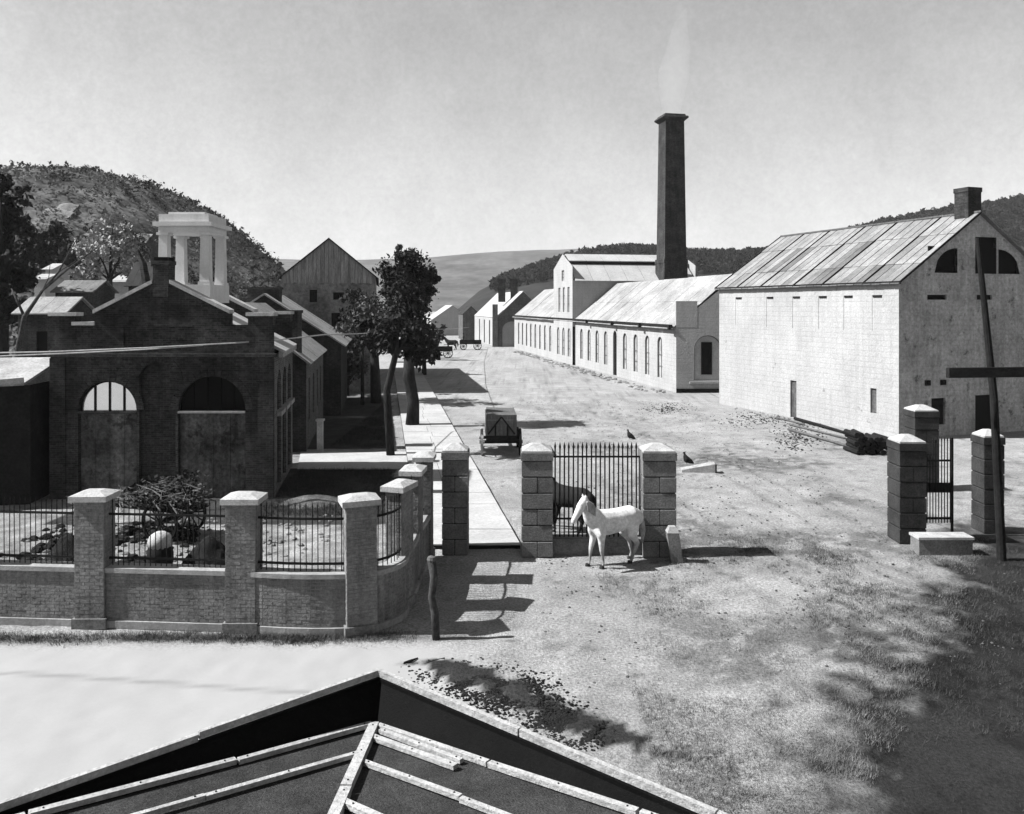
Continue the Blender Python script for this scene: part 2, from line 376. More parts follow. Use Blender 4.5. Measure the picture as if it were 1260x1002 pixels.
# what lies on the ground where: pale dust, grass, plus edge darkening and shade painted into the tone
mot = fbm(GX * .55, GY * .55, 21, 5); mot2 = fbm(GX * 2.6, GY * 2.6, 31, 3)
tone = 1.0 + .55 * (mot - .47) + .35 * (mot2 - .43)
corner_shade = np.clip((GX - (2.9 + .72 * (GY - 11.2)) + 4.5 * (mot - .47) + 3.5 * (mot2 - .43)) / 1.9, 0, 1) * np.clip((25.5 - GY) / 4 + 3 * (mot - .47), 0, 1) * (GY > 0)  # darkening of the lower right corner, painted into the ground tone
patch = np.exp(-(((GX - (-1.2 + (15.77 - GY) * 1.1)) / .55) ** 2)) * np.clip((GY - 12.4) / .8, 0, 1) * np.clip((16.2 - GY) / .4, 0, 1)
GZ = GZ + patch * (.26 * (fbm(GX * 4, GY * 4, 61, 3) - .42) + .12 * (fbm(GX * 2, GY * 2, 66, 2) - .3))
weeds = np.clip((fbm(GX * .25 + 9, GY * .25, 41, 4) - .46) * 7, 0, 1) * np.clip((GX - 1.5) / 3, 0, 1) * np.clip((46 - GY) / 8, 0, 1) * (mot2 > .36)
tone *= 1 - .42 * weeds
blot = np.clip((fbm(GX * .42 + 3, GY * .3, 91, 5) - .5) * 6, 0, 1) * np.clip((mot2 - .3) * 5, 0, 1) * (GX > .2) * (GY < 110)
tone *= (1 - .5 * blot * np.clip((fbm(GX * 5.5, GY * 4, 97, 3) - .3) * 3.5, 0, 1)) * (1 - .2 * rut)
tone *= 1 - .9 * corner_shade
road = (GY < 17.0 + .0 * GX) & (GX < -.5)
tone = np.where(road, 1.0 + .12 * (mot - .47) + .06 * (mot2 - .4), tone)
tone *= 1 - .3 * np.exp(-((GY - (15.5 + (GX + 9.75) * -.135 + .12 * (fbm(GX * .9, GX * 0, 95, 3) - .45))) / .07) ** 2) * (GX < -3.6) * road
grain = np.clip(1 - .95 * np.clip((17.0 - GY) / .6, 0, 1) * np.clip((-.2 - GX) / 1.5, 0, 1), 0, 1)
kerb_grass = np.clip(1 - np.abs(GY - (17.1 + .02 * (GX + 4))) / .28, 0, 1) * (GX < -1.0) * (GX > -30)
tone *= 1 - .55 * kerb_grass * (mot2 > .3)
lawn = (GX < -.158 * GY + .45 + 1.2 * (mot2 - .43)) & (GX > -15) & (((GY > 26) & (GY < 34.8)) | ((GY > 39.6) & (GY < 62.5)))
tone = np.where(lawn, .16 + .2 * (mot2 - .43), tone)  # lawn grass, made darker still with building shade put into its tone
yd = (GX < -.158 * GY + .55) & (GY > 18.2) & ~lawn & (GY < 45)
tone = np.where(yd, tone * (.8 + .9 * (mot2 - .4)), tone)
dug = np.clip((patch * 2.2 - .55 + 3.2 * (fbm(GX * 5, GY * 3.4, 71, 3) - .43) + 1.5 * (mot2 - .43)) * 2.2, 0, 1) * np.clip(patch * 9 - .3, 0, 1)
loose = np.clip((2.6 * (mot2 - .43) - .35) * 1.3, 0, 1) * (1 - road) * (1 - yd); tone *= 1 - .8 * loose; tone *= 1 - .88 * dug; grain = np.maximum(grain, dug)
tone = np.clip(tone, .03, 1.3)
idx = np.arange(len(xs) * len(ys)).reshape(len(ys), len(xs))
Fq = np.stack([idx[:-1, :-1], idx[:-1, 1:], idx[1:, 1:], idx[1:, :-1]], -1).reshape(-1, 4)
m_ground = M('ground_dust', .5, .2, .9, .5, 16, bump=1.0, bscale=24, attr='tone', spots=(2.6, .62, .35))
GZ = GZ * 1.0
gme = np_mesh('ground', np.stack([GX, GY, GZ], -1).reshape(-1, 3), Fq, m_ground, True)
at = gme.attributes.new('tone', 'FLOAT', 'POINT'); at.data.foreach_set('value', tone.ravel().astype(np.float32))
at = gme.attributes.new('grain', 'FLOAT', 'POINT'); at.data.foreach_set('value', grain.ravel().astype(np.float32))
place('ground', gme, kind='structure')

# the flagged walk: separate slabs over a kerb bed
walk = MB()
wr = lambda Y: Xat(472, Y) + .163 * 0 + (638 - 472) / F * 0 + 3.9 - 0 * Y      # right edge: constant offset from the vanishing line
WR, WL = (638 - 472) / 296 * EYE, (517 - 472) / 296 * EYE                     # metres right of the street's vanishing line
def wp(off, Y, z=0): return Vector((Xat(472, Y) + off, Y, z))
Y0, Y1 = 23.35, 100
walk.extr([wp(WL, Y0, -.05), wp(WR, Y0, -.05), wp(WR, Y1, -.05), wp(WL, Y1, -.05)], (0, 0, .15))
wk = walk.build('sidewalk', m_joint, kind='structure')
y = Y0 + .02
while y < 96:
    ln = random.uniform(1.3, 2.3); cut = random.uniform(.42, .62)
    for a, b in ((0, cut), (cut, 1)):
        o0, o1 = WL + (WR - WL) * a + .012, WL + (WR - WL) * b - .012
        if b == 1: o1 += .03
        z1 = .13 + random.uniform(-.008, .012)
        MB().extr([wp(o0, y, .09), wp(o1, y, .09), wp(o1, y + ln - .025, .09), wp(o0, y + ln - .025, .09)], (0, 0, z1 - .09)).build('flagstone', m_slab, wk)
    y += ln
# cross path of flags between the engine house and the next building
cp = MB().extr([G(366, 578, 0) + Vector((0, 0, -.04)), G(512, 578, 0) + Vector((0, 0, -.04)), G(512, 557, 0) + Vector((0, 0, -.04)), G(370, 557, 0) + Vector((0, 0, -.04))], (0, 0, .08)).build('path', m_slab, kind='structure')

def hill(name, mat, x0, x1, nx, y0, yc, y1, ny, crest, amp, seed, nfreq=.03, fine=0):
    X_ = np.linspace(x0, x1, nx); Y_ = np.concatenate([np.linspace(y0, yc, ny), np.linspace(yc, y1, ny // 2)[1:]])
    gx, gy = np.meshgrid(X_, Y_)
    t = np.where(gy < yc, (gy - y0) / (yc - y0), 1 - (gy - yc) / (y1 - yc) * .9)
    s = t * t * (3 - 2 * t)
    # each section's crest is met at the same bearing from the street
    H = np.interp(gx / yc * F + HX, [c[0] for c in crest], [EYE + (HY - c[1]) / F * yc for c in crest])
    gz = H * s + amp * (fbm(gx * nfreq, gy * nfreq, seed, 5) - .47) * np.clip(t * 3, 0, 1) * np.clip(1.6 - t, .35, 1) - .3 + fine * (fbm(gx * .35, gy * .35, seed + 40, 4) - .47) * np.clip(t * 3, 0, 1)
    idx = np.arange(gx.size).reshape(gx.shape)
    fq = np.stack([idx[:-1, :-1], idx[:-1, 1:], idx[1:, 1:], idx[1:, :-1]], -1).reshape(-1, 4)
    place(name, np_mesh(name, np.stack([gx, gy, gz], -1).reshape(-1, 3), fq, mat, True), kind='structure')
    from bisect import bisect
    def h(x, y):
        i = min(max(int((x - x0) / (x1 - x0) * (nx - 1)), 0), nx - 2); j = min(max(bisect(Y_.tolist(), y) - 1, 0), len(Y_) - 2)
        fx = (x - X_[i]) / (X_[i + 1] - X_[i]); fy = (y - Y_[j]) / (Y_[j + 1] - Y_[j])
        return gz[j, i] * (1 - fx) * (1 - fy) + gz[j, i + 1] * fx * (1 - fy) + gz[j + 1, i] * (1 - fx) * fy + gz[j + 1, i + 1] * fx * fy
    return h
left_crest = [(-900, 330), (-300, 260), (-60, 222), (20, 215), (60, 211), (140, 212), (185, 225), (225, 244), (260, 272), (290, 304), (320, 328), (350, 352), (400, 385), (440, 410)]
hl = hill('hill', m_hillsoil, -420, -36, 520, 82, 200, 330, 190, left_crest, 5.0, 5, fine=1.5)
far_crest = [(-600, 330), (100, 322), (400, 322), (525, 319), (600, 312), (690, 307), (760, 304), (850, 306), (935, 312), (1300, 300), (2200, 330)]
hf = hill('far_hills', m_farhill, -2600, 3600, 160, 900, 1700, 2600, 60, far_crest, 22, 8, nfreq=.004)
ridge_crest = [(560, 392), (600, 352), (640, 338), (690, 322), (745, 311), (780, 309), (805, 311), (850, 315), (935, 315), (1000, 300), (1040, 291), (1085, 276), (1150, 264), (1200, 259), (1260, 249), (1500, 225), (2200, 300)]
hr = hill('wooded_ridge', m_ridge, -60, 900, 160, 260, 520, 800, 60, ridge_crest, 6, 12, nfreq=.02)

# scrub on the near hill and woods on the ridge: masses nobody could count
def scatter(hf_, n, xr, yr, seed, keep=None):
    r = np.random.default_rng(seed); out = []
    while len(out) < n:
        x = r.uniform(*xr); y_ = r.uniform(*yr)
        if keep and not keep(x, y_, r): continue
        out.append((x, y_, hf_(x, y_)))
    return out
dense = lambda x, y_, r: float(fbm(np.array([x * .045]), np.array([y_ * .045]), 77, 3)[0]) + r.uniform(-.14, .14) > .42
cl = [(x, y_, z + .5, random.uniform(.6, 1.9), random.uniform(.5, 1.3), 30) for x, y_, z in scatter(hl, 1900, (-200, -44), (95, 235), 4, dense)]
place('hillside_scrub', leaf_mesh('hillside_scrub', cl, .34, M('scrub_leaves', .045, .5, .3, .4, 2), seed=3), kind='stuff')['label'] = 'dark scrub and bushes scattered over the left hill'
cl = [(x, y_, z + .3, random.uniform(.4, 1.2), random.uniform(.3, .8), 11) for x, y_, z in scatter(hl, 6500, (-180, -44), (95, 210), 9)]
place('pale_brush', leaf_mesh('pale_brush', cl, .26, M('dry_brush', .2, .5, .2, .3, 2), seed=5), kind='stuff')['label'] = 'pale dry brush between the bushes of the left hill'
cl = [(x, y_, z + 2, random.uniform(1.8, 3.6), random.uniform(1.4, 2.8), 26) for x, y_, z in scatter(hr, 4200, (-10, 430), (400, 545), 14)]
place('ridge_woods', leaf_mesh('ridge_woods', cl, 1.15, M('far_wood_leaves', .02, .4, .1, .3, 1), seed=6), kind='stuff')['label'] = 'dark wood covering the ridge behind the works'
# ------------------------------------------------------------------ brick fence with iron railings
PH = 2.95                                        # height of the piers
fp = [('A', -9.15, 17.85, 0), ('B', -5.8, 17.6, 0), ('C', -3.25, 17.45, R(20)), ('D', -2.6, 18.85, R(72)), ('E', -2.52, 20.6, R(86)), ('F', -2.4, 22.4, R(90))]
FP = {k: (Vector((x, y_, 0)), a) for k, x, y_, a in fp}; FP['Z'] = (Vector((-12.5, 18.1, 0)), 0)
pl_lab = {'Z': 'brick fence pier at the far end of the railings beside the dark yard', 'A': 'brick pier with white cap in front of the loaded cart', 'B': 'brick pier with white cap between the two straight railing panels',
          'C': 'brick pier with white cap where the fence begins to curve', 'D': 'first white capped pier behind the curving corner', 'E': 'middle white capped pier of the row leading to the gate', 'F': 'white capped brick pier standing next to the stone gate pier'}
def rect(c, w, d, rz): 
    a, b = Vector((math.cos(rz), math.sin(rz), 0)), Vector((-math.sin(rz), math.cos(rz), 0))
    return [c - a * w / 2 - b * d / 2, c + a * w / 2 - b * d / 2, c + a * w / 2 + b * d / 2, c - a * w / 2 + b * d / 2]
for k, (c, rz) in FP.items():
    t = thing('brick_pier', pl_lab[k], 'pier', c, 'white capped brick piers of the fence')
    w, d = (.64, .5) if k in 'ZABC' else (.62, .4)
    t.rotation_euler = (random.uniform(-.008, .008), random.uniform(-.01, .01), 0)
    MB().prism(rect(c, w, d, rz), 0, PH - .2).build('shaft', m_mortar, t)
    bm = MB(); r4 = rect(c, w, d, rz)
    for i in range(4): bricks(bm, r4[i], r4[(i + 1) % 4], .02, PH - .21)
    bm.build('brickwork', m_fbrick, t, kind='stuff')
    MB().prism(rect(c, w + .1, d + .1, rz), 0, .22).build('plinth', m_fbrick, t)
    cm = MB(); ra = rect(c, w + .18, d + .18, rz); rb = rect(c, w * .55, d * .55, rz)
    cm.prism(ra, PH - .2, PH - .08)
    cm.add([(p.x, p.y, PH - .08) for p in ra] + [(p.x, p.y, PH) for p in rb], [(0, 1, 5, 4), (1, 2, 6, 5), (2, 3, 7, 6), (3, 0, 4, 7), (4, 5, 6, 7)])
    cm.build('cap', m_cap, t)
def curve_pts(a, b, bulge, n):
    a, b = Vector(a), Vector(b); d = b - a; nr = Vector((d.y, -d.x, 0)).normalized()
    return [a + d * (i / n) + nr * bulge * 4 * (i / n) * (1 - i / n) for i in range(n + 1)]
WH = 1.3
picket_b = {}
def picket(h, r=.011, tip=.12):
    k = (round(h, 2), r)
    if k not in picket_b:
        picket_b[k] = MB().lathe((0, 0, 0), [(r, 0), (r, h - tip), (r * 1.7, h - tip * .75), (.002, h)], 6).mesh('picket', m_iron)
    return picket_b[k]
def fence(a, b, bulge, lab, n=1):
    pts = curve_pts(FP[a][0], FP[b][0], bulge, n); mid = pts[len(pts) // 2]; base = (pts[0] + pts[-1]) / 2
    t = thing('boundary_wall', 'low brick wall with stone coping ' + lab, 'wall', base, 'low brick walls under the iron railings')
    core, br, co, pl = MB(), MB(), MB(), MB()
    nrm = []
    for k in range(len(pts)): d = (pts[min(k + 1, n)] - pts[max(k - 1, 0)]).normalized(); nrm.append(Vector((d.y, -d.x, 0)))
    def strip(m, wd, z0, z1): m.prism([p + v * wd for p, v in zip(pts, nrm)] + [p - v * wd for p, v in reversed(list(zip(pts, nrm)))], z0, z1)
    strip(core, .15, 0, WH - .1); strip(co, .2, WH - .1, WH); strip(pl, .2, 0, .16)
    for p, q, v, w in zip(pts, pts[1:], nrm, nrm[1:]):
        bricks(br, p + v * .15, q + w * .15, .17, WH - .11); bricks(br, q - w * .15, p - v * .15, .17, WH - .11)
    core.build('core', m_mortar, t); br.build('brickwork', m_fbrick, t, kind='stuff'); co.build('coping', m_coping, t); pl.build('plinth', m_coping, t)
    g = thing('iron_railing', 'black iron spiked railing ' + lab, 'railing', base, 'iron railings on the low walls')
    for z in (1.47, 2.43):
        rm = MB()
        for p, q in zip(pts, pts[1:]): rm.beam((p.x, p.y, z), (q.x, q.y, z), .03, .05)
        rm.build('rail', m_iron, g)
    seg = [(q - p).length for p, q in zip(pts, pts[1:])]; L = sum(seg); k = int((L - .75) / .122); me = picket(2.8 - WH - .02)
    for i in range(k + 1):
        s = .4 + (L - .8) * i / k; j = 0
        while s > seg[j]: s -= seg[j]; j += 1
        p = pts[j] + (pts[j + 1] - pts[j]) * (s / seg[j]); place('picket', me, g, (p.x, p.y, WH + .01), (random.uniform(-.008, .008), random.uniform(-.008, .008), 0))
fence('Z', 'A', 0, 'in front of the rubble yard'); fence('A', 'B', 0, 'in front of the loaded cart'); fence('B', 'C', .12, 'in front of the lawn corner', 5)
fence('C', 'D', .32, 'bent round the street corner', 8); fence('D', 'E', .06, 'just behind the bent corner', 3); fence('E', 'F', .02, 'nearest the stone gate pier', 2)

# ------------------------------------------------------------------ stone gate piers: every block is a part
def stone_pier(c, w, d, h, lab, rz=0, seed=0, mcap=m_cap, ms=None):
    ms = ms or m_stone
    r = random.Random(seed); t = thing('gate_pier', lab, 'gate pier', c, 'stone gate piers'); n = 6; ch = (h - .22) / n
    MB().prism(rect(c, w - .05, d - .05, rz), 0, h).build('core', m_joint, t)
    for i in range(n):
        z0, z1 = i * ch + .008, (i + 1) * ch - .012
        for s in ((0,) if i % 2 else (-1, 1)):
            ww = w if s == 0 else w / 2 - .01; off = Vector((math.cos(rz), math.sin(rz), 0)) * (s * (w / 4 + .005))
            k = r.uniform(-.012, .012); ra = rect(c + off, ww + k * .5, d + k, rz); e = .018; rb = rect(c + off, ww + k * .5 - 2 * e, d + k - 2 * e, rz)
            mb = MB(); z = [z0, z0 + e, z1 - e, z1]; rings = [rb, ra, ra, rb]
            pts = [(p.x, p.y, zz) for rg, zz in zip(rings, z) for p in rg]; f = [(3, 2, 1, 0), (12, 13, 14, 15)]
            for q in range(3):
                for j in range(4): f.append((q * 4 + j, q * 4 + (j + 1) % 4, q * 4 + 4 + (j + 1) % 4, q * 4 + 4 + j))
            mb.add(pts, f).build('stone_block', ms, t)
    cm = MB(); ra = rect(c, w + .04, d + .04, rz); cm.prism(ra, h - .21, h).build('cap_course', ms, t)
    ra = rect(c, w - .02, d - .02, rz); rb = rect(c, w * .3, d * .3, rz); cm = MB(); cm.prism(ra, h + .002, h + .05)
    cm.add([(p.x, p.y, h + .05) for p in ra] + [(p.x, p.y, h + .21) for p in rb], [(0, 1, 5, 4), (1, 2, 6, 5), (2, 3, 7, 6), (3, 0, 4, 7), (4, 5, 6, 7)])
    cm.build('cap', mcap, t); return t
YG = 22.95
stone_pier(Vector((-1.6, 23.1, 0)), .72, .7, 2.88, 'stone gate pier joined to the brick piers on the walk side', 0, 1)
stone_pier(Vector((.70, YG, 0)), .86, .8, 2.9, 'stone gate pier between the flagged walk and the iron panel', 0, 2)
stone_pier(Vector((4.10, YG, 0)), .92, .8, 2.9, 'stone gate pier beside the leaning hitching post', 0, 3)
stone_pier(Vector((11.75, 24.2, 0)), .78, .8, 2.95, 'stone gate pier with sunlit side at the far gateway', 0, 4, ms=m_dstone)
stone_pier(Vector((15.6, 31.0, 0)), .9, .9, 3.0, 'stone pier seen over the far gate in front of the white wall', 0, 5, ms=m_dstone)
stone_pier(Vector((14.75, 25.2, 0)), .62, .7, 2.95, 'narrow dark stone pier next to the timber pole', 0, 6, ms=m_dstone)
# fixed iron panel between the two middle piers
t = thing('plinth_wall', 'low dark stone sill wall under the tall iron panel', 'wall', (2.4, YG, 0))
MB().box((2.4, YG, .2), (2.5, .4, .4)).build('base', m_stone, t); MB().box((2.4, YG, .435), (2.52, .48, .07)).build('coping', m_stone, t)
t = thing('spiked_railing', 'tall spiked iron panel between two stone piers behind the white horse', 'railing', (2.4, YG, 0))
for z in (2.73, .98): MB().beam((1.13, YG, z), (3.66, YG, z), .03, .05).build('rail', m_iron, t)
me = picket(2.68, .021, .2)
for i in range(19): place('picket', me, t, (1.22 + i * .1275, YG, .472), (0, random.uniform(-.004, .004), 0))
MB().beam((3.6, YG + .02, .48), (3.6, YG + .02, 2.75), .035, .035).build('post', m_wood, t)
# the far iron gate leaf and its step
t = thing('iron_gate', 'black barred gate leaf with solid middle band at far gateway', 'gate', (12.8, 24.6, 0))
for i in range(12):
    x = 12.3 + i * .088; place('picket', picket(2.05 + (.55 if i > 4 else 0), .017), t, (x, 24.6, .42))
for z, h in ((.55, .07), (1.48, .3), (2.3, .06)): MB().box((12.8, 24.63, z), (1.08, .03, h)).build('rail', m_iron, t)
MB().box((13.32, 24.6, 1.5), (.06, .06, 3.0)).build('post', m_iron, t)
t = thing('stone_step', 'low pale topped stone block below the far gate', 'step', (12.15, 23.0, 0))
MB().box((12.15, 23.0, .22), (1.5, .5, .44)).build('block', m_stone, t); MB().box((12.15, 23.0, .475), (1.56, .56, .07)).build('slab', m_cap, t)
t = thing('timber_pole', 'tall dark leaning timber pole with one heavy crossbar', 'pole', (13.35, 22.3, 0))
pt = P(1208, 292, 22.3); pt.y += .2
MB().tube([(13.45, 22.3, -.2), (13.25, 22.35, 4.5), tuple(pt)], [.12, .1, .065], 10).build('shaft', m_dkwood, t)
ca, cb = P(1166, 459, 22.1), P(1330, 457, 22.1); MB().beam(ca, cb, .16, .27).build('crossbar', m_dkwood, t)
MB().beam((14.2, 24.0, 2.9), (16.5, 25.5, 3.15), .2, .05).build('brace', m_plank, t) if False else None

# ------------------------------------------------------------------ engine house
def Q(px, py): return Vector((Xat(px, 29.4), 29.4, Zat(py, 29.4)))
eA, eB = Vector((-16.7, 29.4, 0)), Vector((-8.6, 29.4, 0)); dep = UD * 6.3; eA2, eB2 = eA + dep, eB + dep
E = thing('engine_house', 'dark brick engine house with arched doors, stepped gable and white belfry', 'brick building', (-12.7, 29.4, 0))
u_ = lambda px: Xat(px, 29.4) - eA.x
ZC = 5.2
doors = [(u_(96), u_(168), 0.0, Zat(469, 29.4), (u_(168) - u_(96)) / 2), (u_(219), u_(302), 0.0, Zat(463, 29.4), (u_(302) - u_(219)) / 2)]
mid = (u_(171), u_(216), 0.0, Zat(446, 29.4), (u_(216) - u_(171)) / 2); fr = (u_(152), u_(240), Zat(433, 29.4), Zat(402, 29.4))
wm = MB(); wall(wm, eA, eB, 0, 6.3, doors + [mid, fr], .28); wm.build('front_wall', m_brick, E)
fill('panel', E, eA, eB, fr, .07, m_brick, .05)
for i, o in enumerate(doors):
    zs_ = o[3] - o[4]; A, d, n, L = frame2(eA, eB)
    fan = (o[0], o[1], zs_ - .05, o[3], o[4]); low = (o[0], o[1], 0, zs_ - .12)
    if i == 0: fill('fanlight', E, eA, eB, fan, .2, m_pane, .03, (4, 1), m_dkwood, frame=.1)
    else: fill('fanlight', E, eA, eB, fan, .24, m_dark, .03, (5, 1), m_dark, frame=.1)
    s_ = MB().box((eA.x + (o[0] + o[1]) / 2, 29.4 + .1, zs_ - .085), (o[1] - o[0] - .01, .3, .07)).build('transom', m_coping if i else m_brick, E)
    k = 4
    for j in range(k):
        a, b = o[0] + (o[1] - o[0]) * j / k, o[0] + (o[1] - o[0]) * (j + 1) / k
        fill('door_leaf', E, eA, eB, (a + .004, b - .004, .03, zs_ - .13), .2, M('door_boards', .19, .75, .75, .5, 7, streak=.4, spots=(1.2, .54, .6)), .05)
fill('blind_arch', E, eA, eB, mid, .2, m_brick, .05)
# arch rings of separate voussoirs
for o in doors + [mid]:
    c, r = (o[0] + o[1]) / 2, (o[1] - o[0]) / 2; zs_ = o[3] - o[4]; N = 17
    for i in range(N):
        a0, a1 = math.pi * i / N + .012, math.pi * (i + 1) / N - .012
        ring = [Vector((eA.x + c - rr * math.cos(a), 29.4 + .1, zs_ + rr * math.sin(a))) for a, rr in ((a0, r + .01), (a1, r + .01), (a1, r + .27), (a0, r + .27))]
        MB().extr(ring, (0, -.13, 0)).build('voussoir', m_brick, E)
wm = MB()
sops = [(.9 + i * 1.75, 2.15 + i * 1.75, .15, 4.55, .62) for i in range(3)]
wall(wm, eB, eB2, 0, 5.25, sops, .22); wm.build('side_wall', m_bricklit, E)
for o in sops:
    fill('arched_window', E, eB, eB2, o, .18, m_dark, .04, (2, 4), m_dkwood, frame=.08)
    A, d, n, L = frame2(eB, eB2); p = A + d * ((o[0] + o[1]) / 2) + n * .05
    MB().box((p.x, p.y, 2.95), (.22, 1.3, .16), math.atan2(d.y, d.x) - math.pi / 2).build('impost', m_coping, E)
wm = MB(); wall(wm, eA2, eA, 0, 5.25); wall(wm, eB2, eA2, 0, 6.3); wm.build('rear_wall', m_brick, E)
MB().box((-12.65, 29.36, ZC), (8.24, .2, .13)).build('string_course', m_brick, E)
MB().box((-12.65, 29.37, 3.0), (8.14, .08, .06)).build('impost_band', m_brick, E) if False else None
for x in (-16.42, -8.9): MB().box((x, 29.385, 2.55), (.56, .1, 5.1)).build('pilaster', m_brick, E)
def parapet(dy, dx, nm):
    """stepped gable: dy behind the front, dx along"""
    off = Vector((dx, dy, 0)); T = Vector((0, .38, 0)); q = lambda px, py: Q(px, py) + off
    z63 = 6.3
    g = MB(); b = lambda px: Vector((Xat(px, 29.4), 29.4, z63)) + off
    g.extr([b(62), b(93), q(93, 389), q(62, 389)][::-1], T)
    g.extr([b(116), b(282), q(282, 385), q(209, 350), q(188, 350), q(116, 385)][::-1], T)
    g.extr([b(305), b(335.5), q(335.5, 389), q(305, 389)][::-1], T)
    g.build(nm, m_brick, E)
    for a, e_ in (((60, 389), (95, 389)), ((303, 389), (337.5, 389)), ((89, 400.5), (117, 400.5))):
        c = MB(); p, r = q(*a), q(*e_); c.hexa([p + Vector((0, -.07, -.0)), r + Vector((0, -.07, 0)), r + T + Vector((0, .05, 0)), p + T + Vector((0, .05, 0)), p + Vector((0, -.07, .13)), r + Vector((0, -.07, .13)), r + T + Vector((0, .05, .13)), p + T + Vector((0, .05, .13))])
        c.build('parapet_cap', m_cap, E)
    for a, e_ in (((115, 386), (188, 349)), ((209, 349), (283, 386))):
        c = MB(); p, r = q(*a), q(*e_); c.hexa([p + Vector((0, -.07, 0)), r + Vector((0, -.07, 0)), r + T + Vector((0, .05, 0)), p + T + Vector((0, .05, 0)), p + Vector((0, -.07, .14)), r + Vector((0, -.07, .14)), r + T + Vector((0, .05, .14)), p + T + Vector((0, .05, .14))])
        c.build('sloping_coping', m_cap, E)
parapet(.0, 0, 'gable'); parapet(dep.y - .38, dep.x * .94, 'rear_gable')
ch = MB(); c0 = Q(198.5, 334); ch.box((c0.x, 29.62, 7.95), (.56, .56, 1.3)).box((c0.x, 29.62, 8.55), (.64, .64, .14)); ch.build('chimney', m_brick, E)
MB().box((c0.x, 29.62, 8.69), (.5, .5, .12)).build('chimney_pot', m_dark, E)
fin = MB().tube([(c0.x - .62, 29.62, 7.7), (c0.x - .75, 29.62, 8.5), (c0.x - .95, 29.62, 9.0)], [.16, .13, .05], 6).build('finial', m_brick, E)
rA, rB = Vector((-12.65, 29.4 + .38, 7.55)), Vector((-12.65, 29.4 - .38, 7.55)) + dep
for sx, col in ((1, m_ltin), (-1, m_shingle)):
    ex = 4.35 * sx; N = 8
    for i in range(N):
        f0, f1 = i / N, (i + 1) / N; a, b = rA.lerp(rB, f0), rA.lerp(rB, f1); b = b - (b - a) * .012
        ring = [a, b, b + Vector((ex, 0, -2.22)), a + Vector((ex, 0, -2.22))]
        MB().slab(ring, .1).build('roof_panel', col, E)
MB().beam(eB + Vector((.12, .42, 5.2)), eB2 + Vector((.12, -.1, 5.2)), .16, .22).build('eaves_board', m_coping, E)
# belfry
bc = Vector((-12.62, 32.2, 0)); bw = 1.8; rz = .0
bp = MB().box((bc.x, bc.y, 7.45), (bw + .3, bw + .3, .7)).build('belfry_base', m_paint, E)
for sx in (-1, 1):
    for sy in (-1, 1):
        x, y_ = bc.x + sx * (bw / 2 - .1), bc.y + sy * (bw / 2 - .1)
        cm = MB(); a, b = .19, .16
        cm.hexa([(x - a, y_ - a, 7.8), (x + a, y_ - a, 7.8), (x + a, y_ + a, 7.8), (x - a, y_ + a, 7.8), (x - b, y_ - b, 9.72), (x + b, y_ - b, 9.72), (x + b, y_ + b, 9.72), (x - b, y_ + b, 9.72)])
        cm.box((x, y_, 9.76), (.46, .46, .1)); cm.box((x, y_, 7.86), (.46, .46, .12)); cm.build('column', m_paint, E)
ent = MB().box((bc.x, bc.y, 9.93), (bw + .14, bw + .14, .24)).build('entablature', m_paint, E)
MB().box((bc.x, bc.y, 10.13), (bw + .46, bw + .46, .16)).build('cornice', m_paint, E)
MB().box((bc.x, bc.y, 10.36), (bw + .12, bw + .12, .3)).box((bc.x, bc.y, 10.56), (bw - .4, bw - .4, .12)).build('attic', m_paint, E)

# ------------------------------------------------------------------ gabled houses: one builder
def gabled(name, lab, cat, A, length, width, eave, ridge, mwall, mroof, dirn=UD, ops_r=(), ops_l=(), over=.25, npan=8, group=None, mfront=None, panname='roof_panel', ops_f=(), k_r=.2, roof_t=.09):
    """A: near right corner; the ridge runs along dirn; right wall A to A+dirn*length"""
    A = Vector((A[0], A[1], 0)); rt = Vector((dirn.y, -dirn.x, 0)); B = A + dirn * length; C = A - rt * width; D = C + dirn * length
    t = thing(name, lab, cat, (A + C) / 2, group)
    wall(MB(), A, B, 0, eave, ops_r, k_r).build('side_wall', mwall, t); wall(MB(), D, C, 0, eave, ops_l, k_r).build('side_wall', mwall, t)
    Z = lambda z: Vector((0, 0, z)); mids = (A + C) / 2
    m = wall(MB(), C, A, 0, eave, ops_f, k_r); m.quad(C + Z(eave), A + Z(eave), mids + Z(ridge)); m.build('gable_wall', mfront or mwall, t)
    m = wall(MB(), B, D, 0, eave); m.quad(B + Z(eave), D + Z(eave), mids + dirn * length + Z(ridge)); m.build('gable_wall', mwall, t)
    sl = (ridge - eave) / (width / 2); r0, r1 = mids - dirn * over + Z(ridge + .06), mids + dirn * (length + over) + Z(ridge + .06)
    for s in (1, -1):
        dn = rt * (s * (width / 2 + over)) - Z(sl * (width / 2 + over))
        for i in range(npan):
            a, b = r0.lerp(r1, i / npan), r0.lerp(r1, (i + 1) / npan); b = b - (b - a) * .02; j = Z(random.uniform(-.012, .012))
            MB().slab([a + j, b + j, b + dn + j, a + dn + j], roof_t).build(panname, mroof, t)
    t['_'] = 0; del t['_']
    return t, A, B, C, D
w1 = [(1.2 + i * 2.7, 2.1 + i * 2.7, 1.3, 3.4) for i in range(4)]
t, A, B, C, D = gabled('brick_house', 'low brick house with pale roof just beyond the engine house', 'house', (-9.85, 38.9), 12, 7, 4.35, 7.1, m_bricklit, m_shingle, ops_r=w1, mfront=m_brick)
for o in w1: fill('window', t, A, B, o, .12, m_dark, .03, (2, 3), m_wood, frame=.08)
MB().box((-10.75, 39.6, 5.6), (.82, .8, 2.3)).box((-10.75, 39.6, 6.7), (.92, .9, .14)).build('chimney', m_brick, t)
